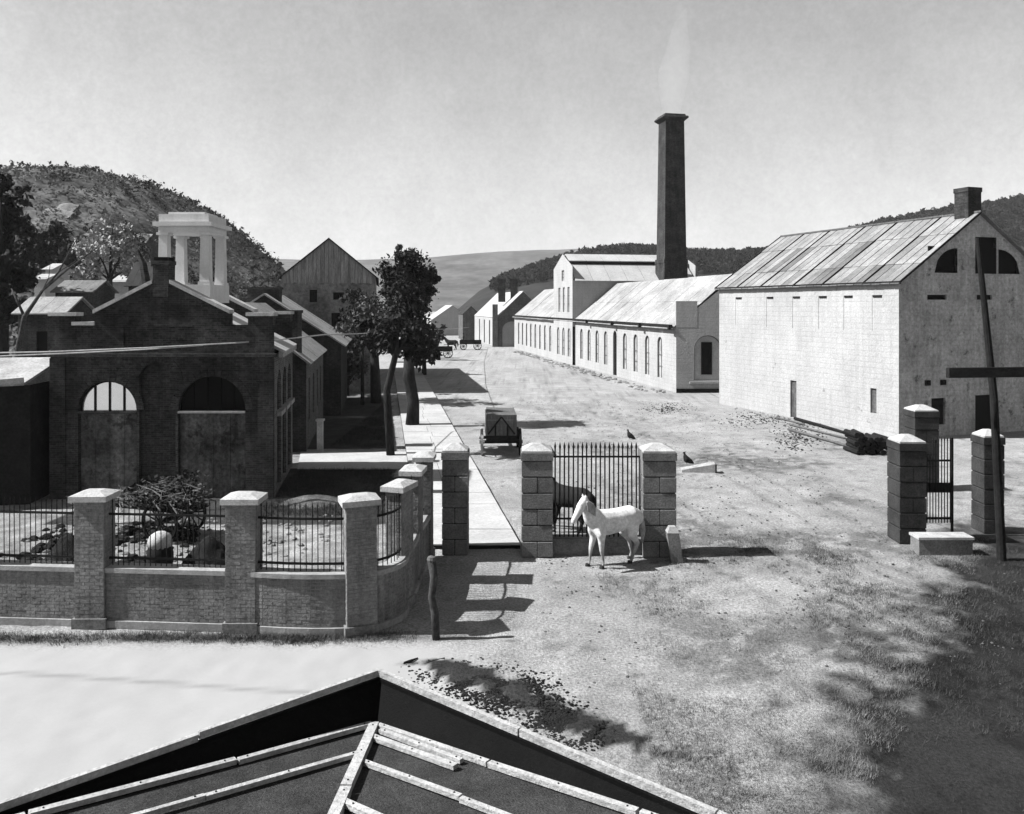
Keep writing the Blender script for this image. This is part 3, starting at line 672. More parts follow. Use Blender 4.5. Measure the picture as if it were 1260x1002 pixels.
t, A, B, C, D = gabled('brick_house', 'taller brick house with bright roof edge and broad chimney before the barn', 'house', (-10.9, 51.8), 10, 9.4, 4.6, 7.7, m_brick, m_shingle, over=.35)
MB().box((-16.0, 52.6, 7.4), (2.0, .8, 1.5)).box((-16.0, 52.6, 8.1), (2.15, .95, .14)).build('chimney', m_brick, t)
bo = [(Xat(383, 65) + 18.2, Xat(392, 65) + 18.2, Zat(372, 65), Zat(357, 65)), (Xat(411, 65) + 18.2, Xat(424, 65) + 18.2, Zat(369, 65), Zat(360, 65)), (Xat(409, 65) + 18.2, Xat(421, 65) + 18.2, Zat(403, 65), Zat(385, 65))]
t, A, B, C, D = gabled('barn', 'tall barn with boarded gable behind the shade trees', 'barn', (-10.9, 65), 25, 7.3, 9.3, 12.3, M('barn_rubble', .3, .45, .6, .45, 4, bump=.8, bscale=4), m_dkroof, ops_f=bo)
for o in bo: fill('window', t, C, A, o, .12, m_dark, .03)
q = C + (A - C).normalized() * (bo[2][1] + .2); MB().box((q.x, q.y - .1, Zat(394, 65)), (.36, .08, 1.2), math.atan2((A - C).y, (A - C).x)).build('shutter', m_cap, t)
bd = MB(); fA, fd, fn, fL = frame2(C, A); x = .03
while x < fL - .05:
    x2 = min(x + random.uniform(.24, .36), fL - .03); zt = lambda q: 12.27 - abs(q - fL / 2) * (3.0 / (fL / 2)); q = random.uniform(.03, .08)
    ring = [(x, 8.75 + random.uniform(-.1, .1)), (x2 - .025, 8.75), (x2 - .025, zt(x2 - .025) - .02)] + ([(fL / 2, 12.25)] if x < fL / 2 < x2 - .025 else []) + [(x, zt(x) - .02)]
    bd.extr([fA + fd * a + fn * .01 + Vector((0, 0, z)) for a, z in ring], fn * q); x = x2
bd.build('gable_boards', M('barn_boards', .42, .5, 1.2, .4, 8, stretch=(5, 5, .4), bump=.5), t, kind='stuff')

# the two-chimney house at the end of the street
hA = G(611, 427); t, A, B, C, D = None, None, None, None, None
dh = Vector((-.191, 1, 0)).normalized(); rt = Vector((dh.y, -dh.x, 0))
t, A, B, C, D = gabled('gabled_house', 'house with two chimneys and dark gable at the end of the works', 'house', hA + rt * 9.2, 26, 9.2, 5.0, 9.4, m_white, m_ltin, dh, mfront=m_bricklit, over=.1, ops_l=[(6 + i * 6, 7.2 + i * 6, .1, 4.4) for i in range(3)], ops_f=[(1.0, 4.4, .05, 4.3, 1.4)])
for i in range(3): fill('doorway', t, D, C, (6 + i * 6, 7.2 + i * 6, .1, 4.4), .15, m_dark, .05)
fill('archway', t, C, A, (1.0, 4.4, .05, 4.3, 1.4), .15, m_white, .05)
MB().box((hA.x - .25, hA.y + .3, 3.6), (.9, .9, 7.2)).build('corner_stack', m_bricklit, t)
for px in (617.5, 632.5):
    x = Xat(px, 142); MB().box((x, 142, 9.6), (1.25, 1.2, 4.0)).box((x, 142, 11.5), (1.5, 1.4, .35)).build('chimney', m_brick, t)
t, A, B, C, D = gabled('gabled_house', 'far pale house behind the waiting wagons', 'house', (Xat(583, 190), 190), 20, 10, 3.5, 7.0, m_white, m_ltin, UD, over=.2)
t, A, B, C, D = gabled('shed', 'small brick shed with parapet past the two chimney house', 'shed', (Xat(590, 165), 165), 9, 3.4, 5.2, 6.8, m_bricklit, m_dkroof, UD, over=.1)

# ------------------------------------------------------------------ long workshop
lA, lB = G(832, 483.5), G(633, 429); ld = (lB - lA).normalized(); lr = Vector((ld.y, -ld.x, 0)); LL = (lB - lA).length
S = thing('long_workshop', 'long whitewashed workshop with arched windows and tall pedimented bay', 'workshop', lA)
LE, LW = 5.4, 10.0
fs = (lA.y - 0); tA, tB = LL * (104.3 - lA.y) / (lB.y - lA.y), LL * (95.2 - lA.y) / (lB.y - lA.y)     # the bay's ends along the facade
wops = []
s = 3.0
while s < LL - 3:
    if not (tB - 1.6 < s < tA + .5): wops.append((LL - s - 1.15, LL - s, .9 if int(s * 10) % 7 else .9, 4.35, .55))
    s += 3.05
wops = sorted(wops); di = min(range(len(wops)), key=lambda i: abs(wops[i][0] - (LL - 15.6)))
o = wops[di]; wops[di] = (o[0], o[1], .05, 4.5, .55)
wall(MB(), lB, lA, 0, LE, wops, .22).build('front_wall', m_white, S)
for i, o in enumerate(wops):
    fill('door' if i == di else 'arched_window', S, lB, lA, o, .16, m_dark if i == di else M('glare_window', .55, .3, 1, .3, 3), .03, None if i == di else (2, 3), m_wood, frame=.1)  # panes pale: the glare over them is put into their colour
eD = Vector((1, 0, 0)); eC = lA + eD * LW
ops_e = [(1.45, 3.65, 1.0, 4.6, 1.1)]
MID = LW / 2; RZ = 9.5
m = wall(MB(), lA, eC, 0, LE, ops_e, .3); A_, d_, n2, L_ = frame2(lA, eC)
m.quad(lA + Vector((0, 0, LE)), eC + Vector((0, 0, LE)), lA + eD * MID + Vector((0, 0, RZ))); m.build('end_wall', m_white, S)
wf = fill('arched_window', S, lA, eC, ops_e[0], .2, M('arch_boards', .75, .12, 2), .05, None, m_wood, frame=.12)
q = lA + eD * 2.5 + ld * .15; MB().box((q.x, q.y, 2.75), (.85, .12, 2.6)).build('shutter_gap', m_dark, wf)
q = lA + eD * 2.5 - ld * .06; MB().box((q.x, q.y, .82), (2.9, .16, .16)).build('sill', m_white, S)
MB().box((lA.x + 2.72, lA.y - .06, .16), (5.4, .14, .32)).build('plinth', m_dark, S)
q = lA + eD * .84 + Vector((0, .24, 0)); MB().box((q.x, q.y, 6.3), (1.7, .5, 2.1)).build('end_parapet', m_white, S)
wall(MB(), eC, eC + ld * LL, 0, LE).build('rear_wall', m_white, S); m = wall(MB(), eC + ld * LL, lB, 0, LE); m.quad(eC + ld * LL + Vector((0, 0, LE)), lB + Vector((0, 0, LE)), lB + lr * MID + Vector((0, 0, RZ))); m.build('end_wall', m_white, S)
Zv = lambda z: Vector((0, 0, z)); N = 22
for s_ in (0, 1):
    for i in range(N):
        a, b = lA + lr * MID + ld * (LL * i / N), lA + lr * MID + ld * (LL * (i + 1) / N - .06); dn = lr * (-(MID + .35) if s_ == 0 else MID + .35) - Zv((RZ - LE) * (1 + .35 / MID)); j = Zv(RZ + .08 + random.uniform(-.025, .025))
        for k0, k1 in ((0, .5), (.5, 1)):
            MB().slab([a + j + dn * k0 - Zv(.03 * (k0 > 0)), b + j + dn * k0 - Zv(.03 * (k0 > 0)), b + j + dn * (k1 + .01) - Zv(.03 * (k0 > 0)), a + j + dn * (k1 + .01) - Zv(.03 * (k0 > 0))], .07).build('roof_panel', M('roof_sheet_%d' % random.choice((0, 0, 0, 1)), .45, .35, .4, .3, 5, rough=.65), S)
MB().beam(lA - lr * .38 + Zv(LE - .02), lB - lr * .38 + Zv(LE - .02), .12, .16).build('gutter', m_dkwood, S)
for i in (0, 7, 15, 24):
    p = lA - lr * .42 + ld * (i + .3) + Zv(LE - .15); MB().box(p, (.3, .5, .4)).build('downpipe_head', m_dkwood, S)
# pedimented bay and its cross wing
p0, p1 = lA + ld * tB - lr * .35, lA + ld * tA - lr * .35; bwid = (p1 - p0).length; wl = 15.6; Bz, Pz = 11.6, 13.3
bops = [(1.3 + i * 2.2, 2.3 + i * 2.2, 6.2, 9.2) for i in range(3)] + [(1.0 + i * 2.6, 2.2 + i * 2.6, .9, 4.3, .6) for i in range(3)] + [(3.9, 5.1, 10.0, 11.3)]
bops = [(bwid - 0 - o[1] * bwid / 9.2, bwid - o[0] * bwid / 9.2) + o[2:] for o in bops]
m = wall(MB(), p1, p0, 0, Bz, bops, .25); mp_ = (p0 + p1) / 2; m.quad(p1 + Zv(Bz), p0 + Zv(Bz), mp_ + Zv(Pz)); m.build('bay_front', m_white, S)
for o in bops: fill('bay_window', S, p1, p0, o, .15, M('glare_window', .55), .03, (2, 3), m_wood)
wall(MB(), p0, p0 + lr * wl, 4.5, 9.95, (), .1).build('bay_side', m_white, S); wall(MB(), p1 + lr * wl, p1, 4.5, 9.95).build('bay_side', m_white, S)
m = wall(MB(), p0 + lr * wl, p1 + lr * wl, 0, Bz); m.quad(p0 + lr * wl + Zv(Bz), p1 + lr * wl + Zv(Bz), mp_ + lr * wl + Zv(Pz)); m.build('bay_end', m_white, S)
for s_, e0 in ((0, p0), (1, p1)):
    out = (e0 - mp_)
    for i in range(7):
        a, b = mp_ + lr * (.3 + (wl - .6) * i / 7), mp_ + lr * (.3 + (wl - .6) * (i + 1) / 7 - .05)
        MB().slab([a + Zv(Pz + .02), b + Zv(Pz + .02), b + out * .45 + Zv(Pz - .9), a + out * .45 + Zv(Pz - .9)], .1).build('roof_panel', m_ltin, S)
        MB().slab([a + out * .42 + Zv(Pz - 1.3), b + out * .42 + Zv(Pz - 1.3), b + out * 1.08 + Zv(9.9), a + out * 1.08 + Zv(9.9)], .1).build('roof_panel', m_ltin, S)
    a = mp_ + out * .43; MB().beam(a + lr * .3 + Zv(Pz - 1.1), a + lr * (wl - .3) + Zv(Pz - 1.1), .1, .4).build('monitor_side', m_dkwood, S)
# tall stack beside the wing
K = thing('factory_chimney', 'tall tapering dark brick factory stack rising over the workshop', 'chimney', (Xat(826, 97), 97, 0))
kx, ky, rz = Xat(826, 97), 97, R(11); Zt = Zat(151, 97)
def frus(mb, w0, z0, w1_, z1):
    a, b = rect(Vector((kx, ky, 0)), w0, w0, rz), rect(Vector((kx, ky, 0)), w1_, w1_, rz); return mb.hexa([(p.x, p.y, z0) for p in a] + [(p.x, p.y, z1) for p in b])
frus(MB(), 2.95, 0, 2.9, 12.2).build('pedestal', m_brick, K); sh = frus(MB(), 2.7, 12.2, 2.3, Zt)
sh.build('shaft', m_brick, K); frus(MB(), 3.0, 12.0, 2.95, 12.5).build('base_course', m_brick, K)
cm = MB(); frus(cm, 2.4, Zt, 3.15, Zt + .35); frus(cm, 3.15, Zt + .35, 3.0, Zt + .55); frus(cm, 2.6, Zt + .55, 2.5, Zt + .8); cm.build('cap', m_brick, K)

# ------------------------------------------------------------------ big white mill on the right
mA, mB_ = G(1106, 541), G(885, 497); md = (mB_ - mA).normalized(); mr = Vector((md.y, -md.x, 0)); ML = (mB_ - mA).length; MW = 11.1; ME, MR = 8.3, 12.0
S = thing('white_mill', 'two storey whitewashed mill with boarded roof and lunette gable openings', 'mill building', mA)
def along(px):     # distance from the far corner along the side wall, at the bearing px
    k = (px - HX) / F; s = (k * mB_.y - mB_.x) / ((-md.x) - k * (-md.y)); return s
mo = []
for px in (905, 943, 975, 1007, 1038, 1073):
    u0 = along(px) ; mo.append((u0, u0 + .75, 5.6, 7.55))
dr = (along(972.5), along(980), .05, 2.35); sl_ = (along(1071), along(1078.5), 1.15, 2.5)
wall(MB(), mB_, mA, 0, ME, mo + [dr, sl_], .22).build('side_wall', m_white, S)
for o in mo:
    f = fill('blocked_window', S, mB_, mA, o, .02, m_white, .05)
    A, d, n, L = frame2(mB_, mA); p = A + d * ((o[0] + o[1]) / 2) - n * .02
    MB().box((p.x, p.y, 7.5), (.62, .08, .12), math.atan2(d.y, d.x)).build('lintel', m_dkwood, f)
fill('door', S, mB_, mA, dr, .1, M('grey_boards', .16, .5, 1.5, .4, 9, streak=.4), .04); fill('slit_window', S, mB_, mA, sl_, .1, M('grey_boards', .16), .04)
mC = mA + mr * MW
eu = lambda px: (lambda k: (k * mA.y - mA.x) / (mr.x - k * mr.y))((px - HX) / F)
ez = lambda px, py: EYE - (py - HY) / F * (mA.y + mr.y * eu(px))
lun = (eu(1150), eu(1178), ez(1165, 336), ez(1165, 304)); w2 = (eu(1200), eu(1226), ez(1213, 337), ez(1213, 292)); w3 = (MW - lun[1] - .1, MW - lun[0] - .1, lun[2], lun[3])
lw = (eu(1146), eu(1163), ez(1155, 523), ez(1155, 490)); dd = (eu(1200), eu(1226), ez(1213, 560), ez(1213, 486))
sl1 = (eu(1141), eu(1165), ez(1153, 369), ez(1153, 363)); sl2 = (eu(1202), eu(1221), ez(1211, 369), ez(1211, 363))
eops = [lw, dd, sl1, sl2]
m = wall(MB(), mA, mC, 0, ME, eops, .3)
A, d, n, L = frame2(mA, mC); pp = lambda u, z: A + d * u + Zv(z)
# gable above the eaves with its three openings, cut by hand
sl = (MR - ME) / (MW / 2); zr = lambda u: ME + sl * min(u, MW - u); cuts = sorted([0, lun[0], lun[1], w2[0], MW / 2, w2[1], w3[0], w3[1], MW])
for a, b in zip(cuts, cuts[1:]):
    hole = next((o for o in (lun, w2, w3) if o[0] - 1e-6 <= a and b <= o[1] + 1e-6), None)
    if not hole: m.quad(pp(a, ME), pp(b, ME), pp(b, zr(b)), pp(a, zr(a))); continue
    m.quad(pp(a, ME), pp(b, ME), pp(b, max(hole[2], ME)), pp(a, max(hole[2], ME)))
    if hole is w2: m.quad(pp(a, hole[3]), pp(b, hole[3]), pp(b, zr(b)), pp(a, zr(a))); continue
    rise = hole[3] - hole[2]; N = 8; left = hole is lun
    for i in range(N):
        ua, ub = a + (b - a) * i / N, a + (b - a) * (i + 1) / N
        fz = lambda u: hole[2] + rise * math.sqrt(max(0, 1 - ((hole[1] - u) / (hole[1] - hole[0]) if left else (u - hole[0]) / (hole[1] - hole[0])) ** 2)) * .95 + .02
        m.quad(pp(ua, fz(ua)), pp(ub, fz(ub)), pp(ub, zr(ub)), pp(ua, zr(ua)))
m.build('gable_wall', m_rough, S)
for o in (lun, w2, w3): MB().extr([pp(o[0] - .1, o[2] - .1) - n * .36, pp(o[1] + .1, o[2] - .1) - n * .36, pp(o[1] + .1, o[3] + .05) - n * .36, pp(o[0] - .1, o[3] + .05) - n * .36], n * .1).build('shutter', m_dark, S)
for o in eops: fill('door' if o is dd else 'window', S, mA, mC, o, .12, m_dark, .04)
MB().box(pp((sl1[0] + sl1[1]) / 2, sl1[3] + .06) + n * .01, (sl1[1] - sl1[0] + .3, .06, .08), math.atan2(d.y, d.x)).build('lintel', m_rough, S)
wall(MB(), mC, mC + md * ML, 0, ME).build('side_wall', m_rough, S)
m = wall(MB(), mC + md * ML, mB_, 0, ME); m.quad(mC + md * ML + Zv(ME), mB_ + Zv(ME), mA + mr * (MW / 2) + md * ML + Zv(MR)); m.build('gable_wall', m_rough, S)
rb0 = mA + mr * (MW / 2) - md * .25 + Zv(MR + .1); rb1 = rb0 + md * (ML + .5); N = 26
dnl = -mr * (MW / 2 + .16) - Zv((MR - ME) * (1 + .32 / MW)); dnr = mr * (MW / 2 + .16) - Zv((MR - ME) * (1 + .32 / MW))
tones = [M('mill_roof_board_%d' % i, v, .3, .8, .3, 8, rough=.75) for i, v in enumerate((.26, .33, .38, .2))]
for dn in (dnl, dnr):
    for i in range(N):
        for k, (k0, k1) in enumerate(((0, .3), (.3, .72), (.72, 1.0))):
            a, b = rb0.lerp(rb1, i / N), rb0.lerp(rb1, (i + 1) / N - (.003 if i % 4 else .004)); j = Zv(-.035 * k + random.uniform(-.012, .012)); 
            MB().slab([a + dn * k0 + j, b + dn * k0 + j, b + dn * (k1 + .02) + j, a + dn * (k1 + .02) + j], .06).build('roof_board', tones[random.choice((0, 1, 1, 2, 2, 3) if k else (1, 1, 2, 2))], S)
for i in (0, 4, 9, 13, 18, 22, 26):
    a = rb0.lerp(rb1, i / N); MB().beam(a + dnl * .02 + Zv(.02), a + dnl * 1.0 + Zv(-.06), .07, .09).build('roof_batten', m_dkwood, S)
MB().beam(rb0 + dnl + Zv(-.1), rb1 + dnl + Zv(-.1), .14, .16).build('gutter', m_dkwood, S)
MB().beam(rb0, rb1, .3, .1).build('ridge_board', m_wood, S)
cx = mA + mr * (MW / 2) + md * .7; MB().box((cx.x, cx.y, 12.4), (.95, .9, 1.9), math.atan2(mr.y, mr.x)).box((cx.x, cx.y, 13.35), (1.02, .97, .25), math.atan2(mr.y, mr.x)).build('chimney', m_brick, S)
for i, u in enumerate((eu(1141), eu(1160))): MB().box(pp(u, ez(1150, 471)) + n * .02, (.35, .1, .28), math.atan2(d.y, d.x)).build('wall_tie', m_dark, S)

# ------------------------------------------------------------------ trees
def tree(name, lab, base, trunk, limbs, clumps, leaf, mat, bark, seed, group='trees'):
    t = thing(name, lab, 'tree', base, group)
    MB().tube([p for p, r in trunk], [r for p, r in trunk], 10).build('trunk', bark, t, True)
    for pts, r0, r1 in limbs: MB().tube(pts, [r0 + (r1 - r0) * i / (len(pts) - 1) for i in range(len(pts))], 7).build('limb', bark, t, True)
    if clumps: place('crown', leaf_mesh('crown', clumps, leaf, mat, base, seed), t, base)
    return t
def cl_px(lst, Y, dy=1.0, dens=1.15):
    out = []
    for px, py, rp, n in lst:
        p = P(px, py, Y + random.uniform(-dy, dy)); r = rp * Y / F; out.append((p.x, p.y, p.z, r, r * .85, int(n * dens)))
    return out
def limbs_to(p0, clumps, n, r0):
    L_ = []
    for c in clumps[:n]:
        e = Vector(c[:3]); m_ = p0.lerp(e, .5) + Vector((random.uniform(-.3, .3), random.uniform(-.3, .3), random.uniform(-.1, .4))); L_.append(([p0, m_, e], r0, .025))
    return L_
# shade tree with the tall crown
b = G(507, 525); Y = b.y; c2 = cl_px([(503, 318, 15, 900), (512, 334, 20, 1300), (484, 336, 18, 900), (527, 338, 11, 500), (503, 352, 25, 1700), (523, 358, 13, 600), (480, 352, 15, 600), (497, 372, 22, 1000), (520, 380, 14, 500), (498, 392, 20, 800), (515, 405, 20, 900), (490, 305, 6, 150), (535, 345, 6, 130)], Y, 1.3)
fk = P(503, 440, Y)
tree('shade_tree', 'dark shade tree with the tallest crown growing beside the flagged walk', b, [(b - Vector((0, 0, .2)), .42), (P(509, 495, Y), .33), (P(503, 465, Y), .36), (fk, .28)], limbs_to(fk, c2, 13, .13), c2, .11, m_leaf, m_bark, 1)
b = G(481, 561); Y = b.y; c1 = cl_px([(480, 402, 18, 700), (500, 410, 17, 600), (466, 418, 16, 600), (490, 425, 14, 400), (455, 400, 12, 300), (515, 430, 16, 500)], Y, 1.2)
fk = P(486, 440, Y)
tree('shade_tree', 'slim leaning tree nearest the engine house lawn', b, [(b - Vector((0, 0, .2)), .2), (P(477, 500, Y), .18), (P(476, 480, Y), .17), (fk, .14), (P(489, 415, Y), .08)], limbs_to(fk, c1, 6, .08), c1, .12, m_leaf, m_bark, 2)
b = G(463, 496); Y = b.y; c3 = cl_px([(450, 375, 18, 700), (436, 388, 16, 500), (468, 392, 18, 700), (455, 410, 18, 700), (470, 425, 16, 500), (430, 365, 12, 300), (480, 372, 15, 500)], Y, 1.5)
fk = P(461, 440, Y)
tree('shade_tree', 'middle dark trunk tree standing between barn and leaning tree', b, [(b - Vector((0, 0, .2)), .42), (P(462, 470, Y), .36), (fk, .3), (P(458, 410, Y), .15)], limbs_to(fk, c3, 6, .14), c3, .12, m_leaf, m_bark, 3)
b = G(428, 483); Y = 63.0; b = Vector((Xat(428, Y), Y, 0)); c4 = cl_px([(425, 440, 20, 500), (440, 455, 18, 450), (412, 460, 16, 400), (432, 425, 12, 250), (445, 380, 12, 200), (418, 472, 14, 300)], Y, 1)
tree('leafy_bush', 'grey leafy bush against the barn wall', b, [(b, .12), (P(428, 440, Y), .06)], limbs_to(b + Vector((0, 0, 1)), c4, 5, .05), c4, .16, M('mid_foliage', .08, .4, 1.5), m_bark, 4)
for i, (px, Y, lst, lab) in enumerate(((522, 82, [(520, 425, 16, 500), (512, 412, 14, 400), (530, 436, 12, 350), (535, 420, 10, 250), (515, 442, 14, 400)], 'dark street tree at the kerb past the tall shade tree'), (540, 104, [(538, 412, 8, 220), (533, 424, 9, 260), (542, 404, 5, 120), (530, 408, 8, 200)], 'small dark street tree beside the waiting cart'))):
    b = Vector((Xat(px, Y), Y, 0)); c = cl_px(lst, Y, 1); tree('street_tree', lab, b, [(b, .25), (P(px, 430, Y), .15)], limbs_to(P(px, 435, Y), c, 4, .08), c, .22, m_leaf, m_bark, 10 + i)
# left edge trees
Y = 52; b = Vector((Xat(2, Y), Y, 0)); c = cl_px([(2, 225, 14, 500), (10, 250, 18, 800), (18, 285, 22, 1000), (5, 320, 24, 1100), (22, 340, 20, 900), (5, 380, 24, 900), (30, 310, 16, 500), (-30, 280, 30, 1200), (-30, 350, 30, 1200), (30, 232, 7, 150)], Y, 2)
tree('dense_tree', 'dense dark tree at the foot of the hill above the yard', b, [(b, .45), (P(4, 340, Y), .3)], limbs_to(P(4, 350, Y), c, 7, .18), c, .2, m_leaf, m_bark, 20)
Y = 40; b = Vector((Xat(14, Y), Y, 0)); br = lambda *p: [P(x, y_, Y) for x, y_ in p]
tree('bare_tree', 'bare forked tree with pale twigs in front of the small houses', b, [(b, .17), (P(22, 430, Y), .13), (P(30, 390, Y), .11), (P(52, 358, Y), .07)],
     [(br((52, 358), (72, 335), (90, 302), (100, 286)), .06, .012), (br((52, 358), (85, 330), (118, 306), (142, 292)), .06, .012), (br((85, 330), (110, 312), (128, 285)), .035, .01), (br((30, 390), (22, 372), (14, 355)), .08, .03), (br((72, 335), (92, 322), (104, 308)), .03, .01), (br((52, 358), (60, 342), (62, 322)), .03, .01)],
     cl_px([(120, 302, 14, 90), (95, 300, 10, 50), (140, 300, 10, 60)], Y, .6), .07, m_leafp, M('grey_bark', .11, .4, 3, .4, 12, bump=.8), 21)
Y = 62; b = Vector((Xat(135, Y), Y, 0)); c = cl_px([(135, 290, 20, 700), (120, 310, 20, 700), (150, 310, 20, 700), (165, 330, 14, 400), (110, 335, 15, 400), (140, 270, 10, 250)], Y, 1.5)
tree('pale_tree', 'pale leaved tree behind the engine house gable', b, [(b, .3), (P(135, 340, Y), .2)], limbs_to(P(135, 345, Y), c, 6, .1), c, .17, m_leafp, m_bark, 22)
Y = 84; b = Vector((Xat(75, Y), Y, 0)); c = cl_px([(60, 300, 20, 800), (90, 312, 18, 800), (75, 285, 13, 500), (112, 318, 14, 500), (45, 310, 20, 800), (70, 325, 20, 700), (30, 290, 18, 700), (100, 335, 16, 500)], Y, 2)
tree('dense_tree', 'dark spreading tree on the hill foot behind the little white houses', b, [(b, .5), (P(75, 330, Y), .3)], limbs_to(P(75, 335, Y), c, 6, .15), c, .26, m_leaf, m_bark, 23)
Y = 57; b = Vector((Xat(446, Y), Y, 0)); c = cl_px([(440, 395, 15, 400), (455, 383, 13, 350), (426, 402, 12, 300), (468, 405, 13, 300), (480, 392, 10, 220), (448, 372, 9, 180)], Y, 1)
tree('pale_tree', 'small sunlit pale leaved tree between barn and shade trees', b, [(b, .14), (P(446, 430, Y), .1)], limbs_to(P(446, 430, Y), c, 5, .06), c, .15, M('sunlit_leaves', .17, .4, 1.5), m_bark, 24)  # sunlight on the leaves put into their paler colour
for i, (px, py, Y, lab) in enumerate(((312, 322, 150, 'pointed fir on the hill shoulder nearer the belfry'), (330, 328, 140, 'taller pointed fir where hill meets barn roof'), (342, 338, 135, 'little fir beside the barn roof'))):
    zb = hl(Xat(px, Y), Y); h = max(4.5, Zat(py - 8, Y) - zb); b = Vector((Xat(px, Y), Y, zb))
    c = [(b.x, b.y, zb + h * f, h * .26 * (1 - f) + .15, .6, int(150 * (1 - f)) + 25) for f in (.2, .35, .5, .65, .8, .93)]
    tree('fir_tree', lab, b, [(b, .15), (b + Vector((0, 0, h)), .03)], [], c, .3, m_leaf, m_bark, 30 + i)

# ------------------------------------------------------------------ small houses and sheds on the left
def cottage(lab, px0, px1, pyb, pye, pyr, Y, mw, mr_, name='cottage', dep_=3, chim=None, ops=()):
    x0, x1 = Xat(px0, Y), Xat(px1, Y); zb, ze, zr_ = Zat(pyb, Y), Zat(pye, Y), Zat(pyr, Y); zb = min(zb, 0) if zb < 1.5 else zb
    t = thing(name, lab, name.replace('_', ' '), ((x0 + x1) / 2, Y, zb), 'small houses below the hill')
    m = MB(); a, b = Vector((x0, Y, 0)), Vector((x1, Y, 0)); bk = Vector((0, dep_, 0))
    wall(m, a, b, zb - 3, ze, ops, .1); wall(m, b, b + bk, zb - 3, ze); wall(m, a + bk, a, zb - 3, ze); wall(m, b + bk, a + bk, zb - 3, ze)
    for q in (a, b): m.quad(q + Zv(ze), q + bk + Zv(ze), q + bk * .5 + Zv(zr_))
    m.build('wall', mw, t)
    for o in ops: fill('window', t, a, b, o, .06, m_dark, .03)
    for s in (0, 1):
        e = Vector((0, -.3 if s == 0 else dep_ + .3, ze - .12)); r_ = Vector((0, dep_ / 2, zr_ + .05)); w = Vector((x1 - x0 + .4, 0, 0)); o = Vector((x0 - .2, Y, 0)); n = 4
        for i in range(n):
            f0, f1 = w * (i / n), w * ((i + 1) / n - .006); MB().slab([o + f0 + e, o + f1 + e, o + f1 + r_, o + f0 + r_], .08).build('roof_panel', mr_, t)
    if chim: MB().box((Xat(chim, Y), Y + dep_ / 2, zr_ + .5), (.7, .7, 1.6)).build('chimney', m_brick, t)
    return t
cottage('low cottage with pale roof at the left beside the bare tree', 22, 80, 440, 383, 366, 44, m_brick, M('pale_shakes', .42, .3, 1.2, .3, 9), ops=[(1.0, 1.6, 3.6, 5.6)])
cottage('dark walled cottage with grey roof beside the stepped gable', 68, 114, 400, 357, 345, 54, m_brick, M('grey_shakes', .25, .3, 1.2, .3, 9))
cottage('small white house standing highest among trees on the hill foot', 56, 64, 340, 330, 324, 75, m_white, m_white)
cottage('white gabled house lower among dark trees on the hill foot', 42, 56, 355, 342, 337, 70, m_white, m_white)
cottage('white walled house between pale tree and engine house gable', 136, 160, 365, 345, 339, 66, m_white, m_white)
cottage('dark brick house peeping over the left slope of the stepped gable', 158, 188, 380, 350, 322, 58, m_brick, m_dkroof, chim=183)
# dark shed at the left edge
t = thing('shed', 'dark shed with bright eaves board filling the yard corner', 'shed', (-19.5, 27.5, 0))
wall(MB(), (-24, 27.2), (-16.95, 28.6), 0, 4.2, [(1.2, 2.6, .05, 2.4), (4.0, 5.2, 1.0, 2.3)], .12).build('front_wall', m_dkwood, t)
for o in ((1.2, 2.6, .05, 2.4), (4.0, 5.2, 1.0, 2.3)): fill('opening', t, (-24, 27.2), (-16.95, 28.6), o, .1, m_dark, .03)
MB().slab([Vector((-24, 26.8, 4.05)), Vector((-16.95, 28.2, 4.3)), Vector((-17.4, 31.5, 5.0)), Vector((-24, 30.5, 5.0))], .08).build('roof', m_shingle, t)
MB().beam((-24, 26.78, 3.85), (-16.95, 28.2, 4.4), .08, .2).build('eaves_board', m_cap, t)
wall(MB(), (-16.98, 28.6), (-17.4, 33), 0, 4.2).build('side_wall', m_dkwood, t)

# ------------------------------------------------------------------ carts and wagons
def wheel_at(parent, c, r, axis_dir, n=12, mat=m_dkwood, w=.07):
    ax = Vector(axis_dir).normalized(); a = ax.cross(Vector((0, 0, 1))).normalized(); up = a.cross(ax); c = Vector(c); N = 28
    rim = MB(); rings = []
    for i in range(N):
        th = 2 * math.pi * i / N; d = a * math.cos(th) + up * math.sin(th)
        rings.append([c + d * r - ax * w / 2, c + d * r + ax * w / 2, c + d * (r - .07) + ax * w / 2, c + d * (r - .07) - ax * w / 2])
    for i in range(N):
        k = len(rim.v); A_, B_ = rings[i], rings[(i + 1) % N]; rim.v += [tuple(p) for p in A_ + B_]
        rim.f += [(k + j, k + (j + 1) % 4, k + 4 + (j + 1) % 4, k + 4 + j) for j in range(4)]
    wh = rim.build('wheel', mat, parent)
    MB().tube([c - ax * .12, c + ax * .12], .085, 10).build('hub', mat, wh)
    for i in range(n):
        th = 2 * math.pi * i / n + .1; d = a * math.cos(th) + up * math.sin(th); MB().tube([c + d * .06, c + d * (r - .05)], .022, 5).build('spoke', mat, wh)
    return wh
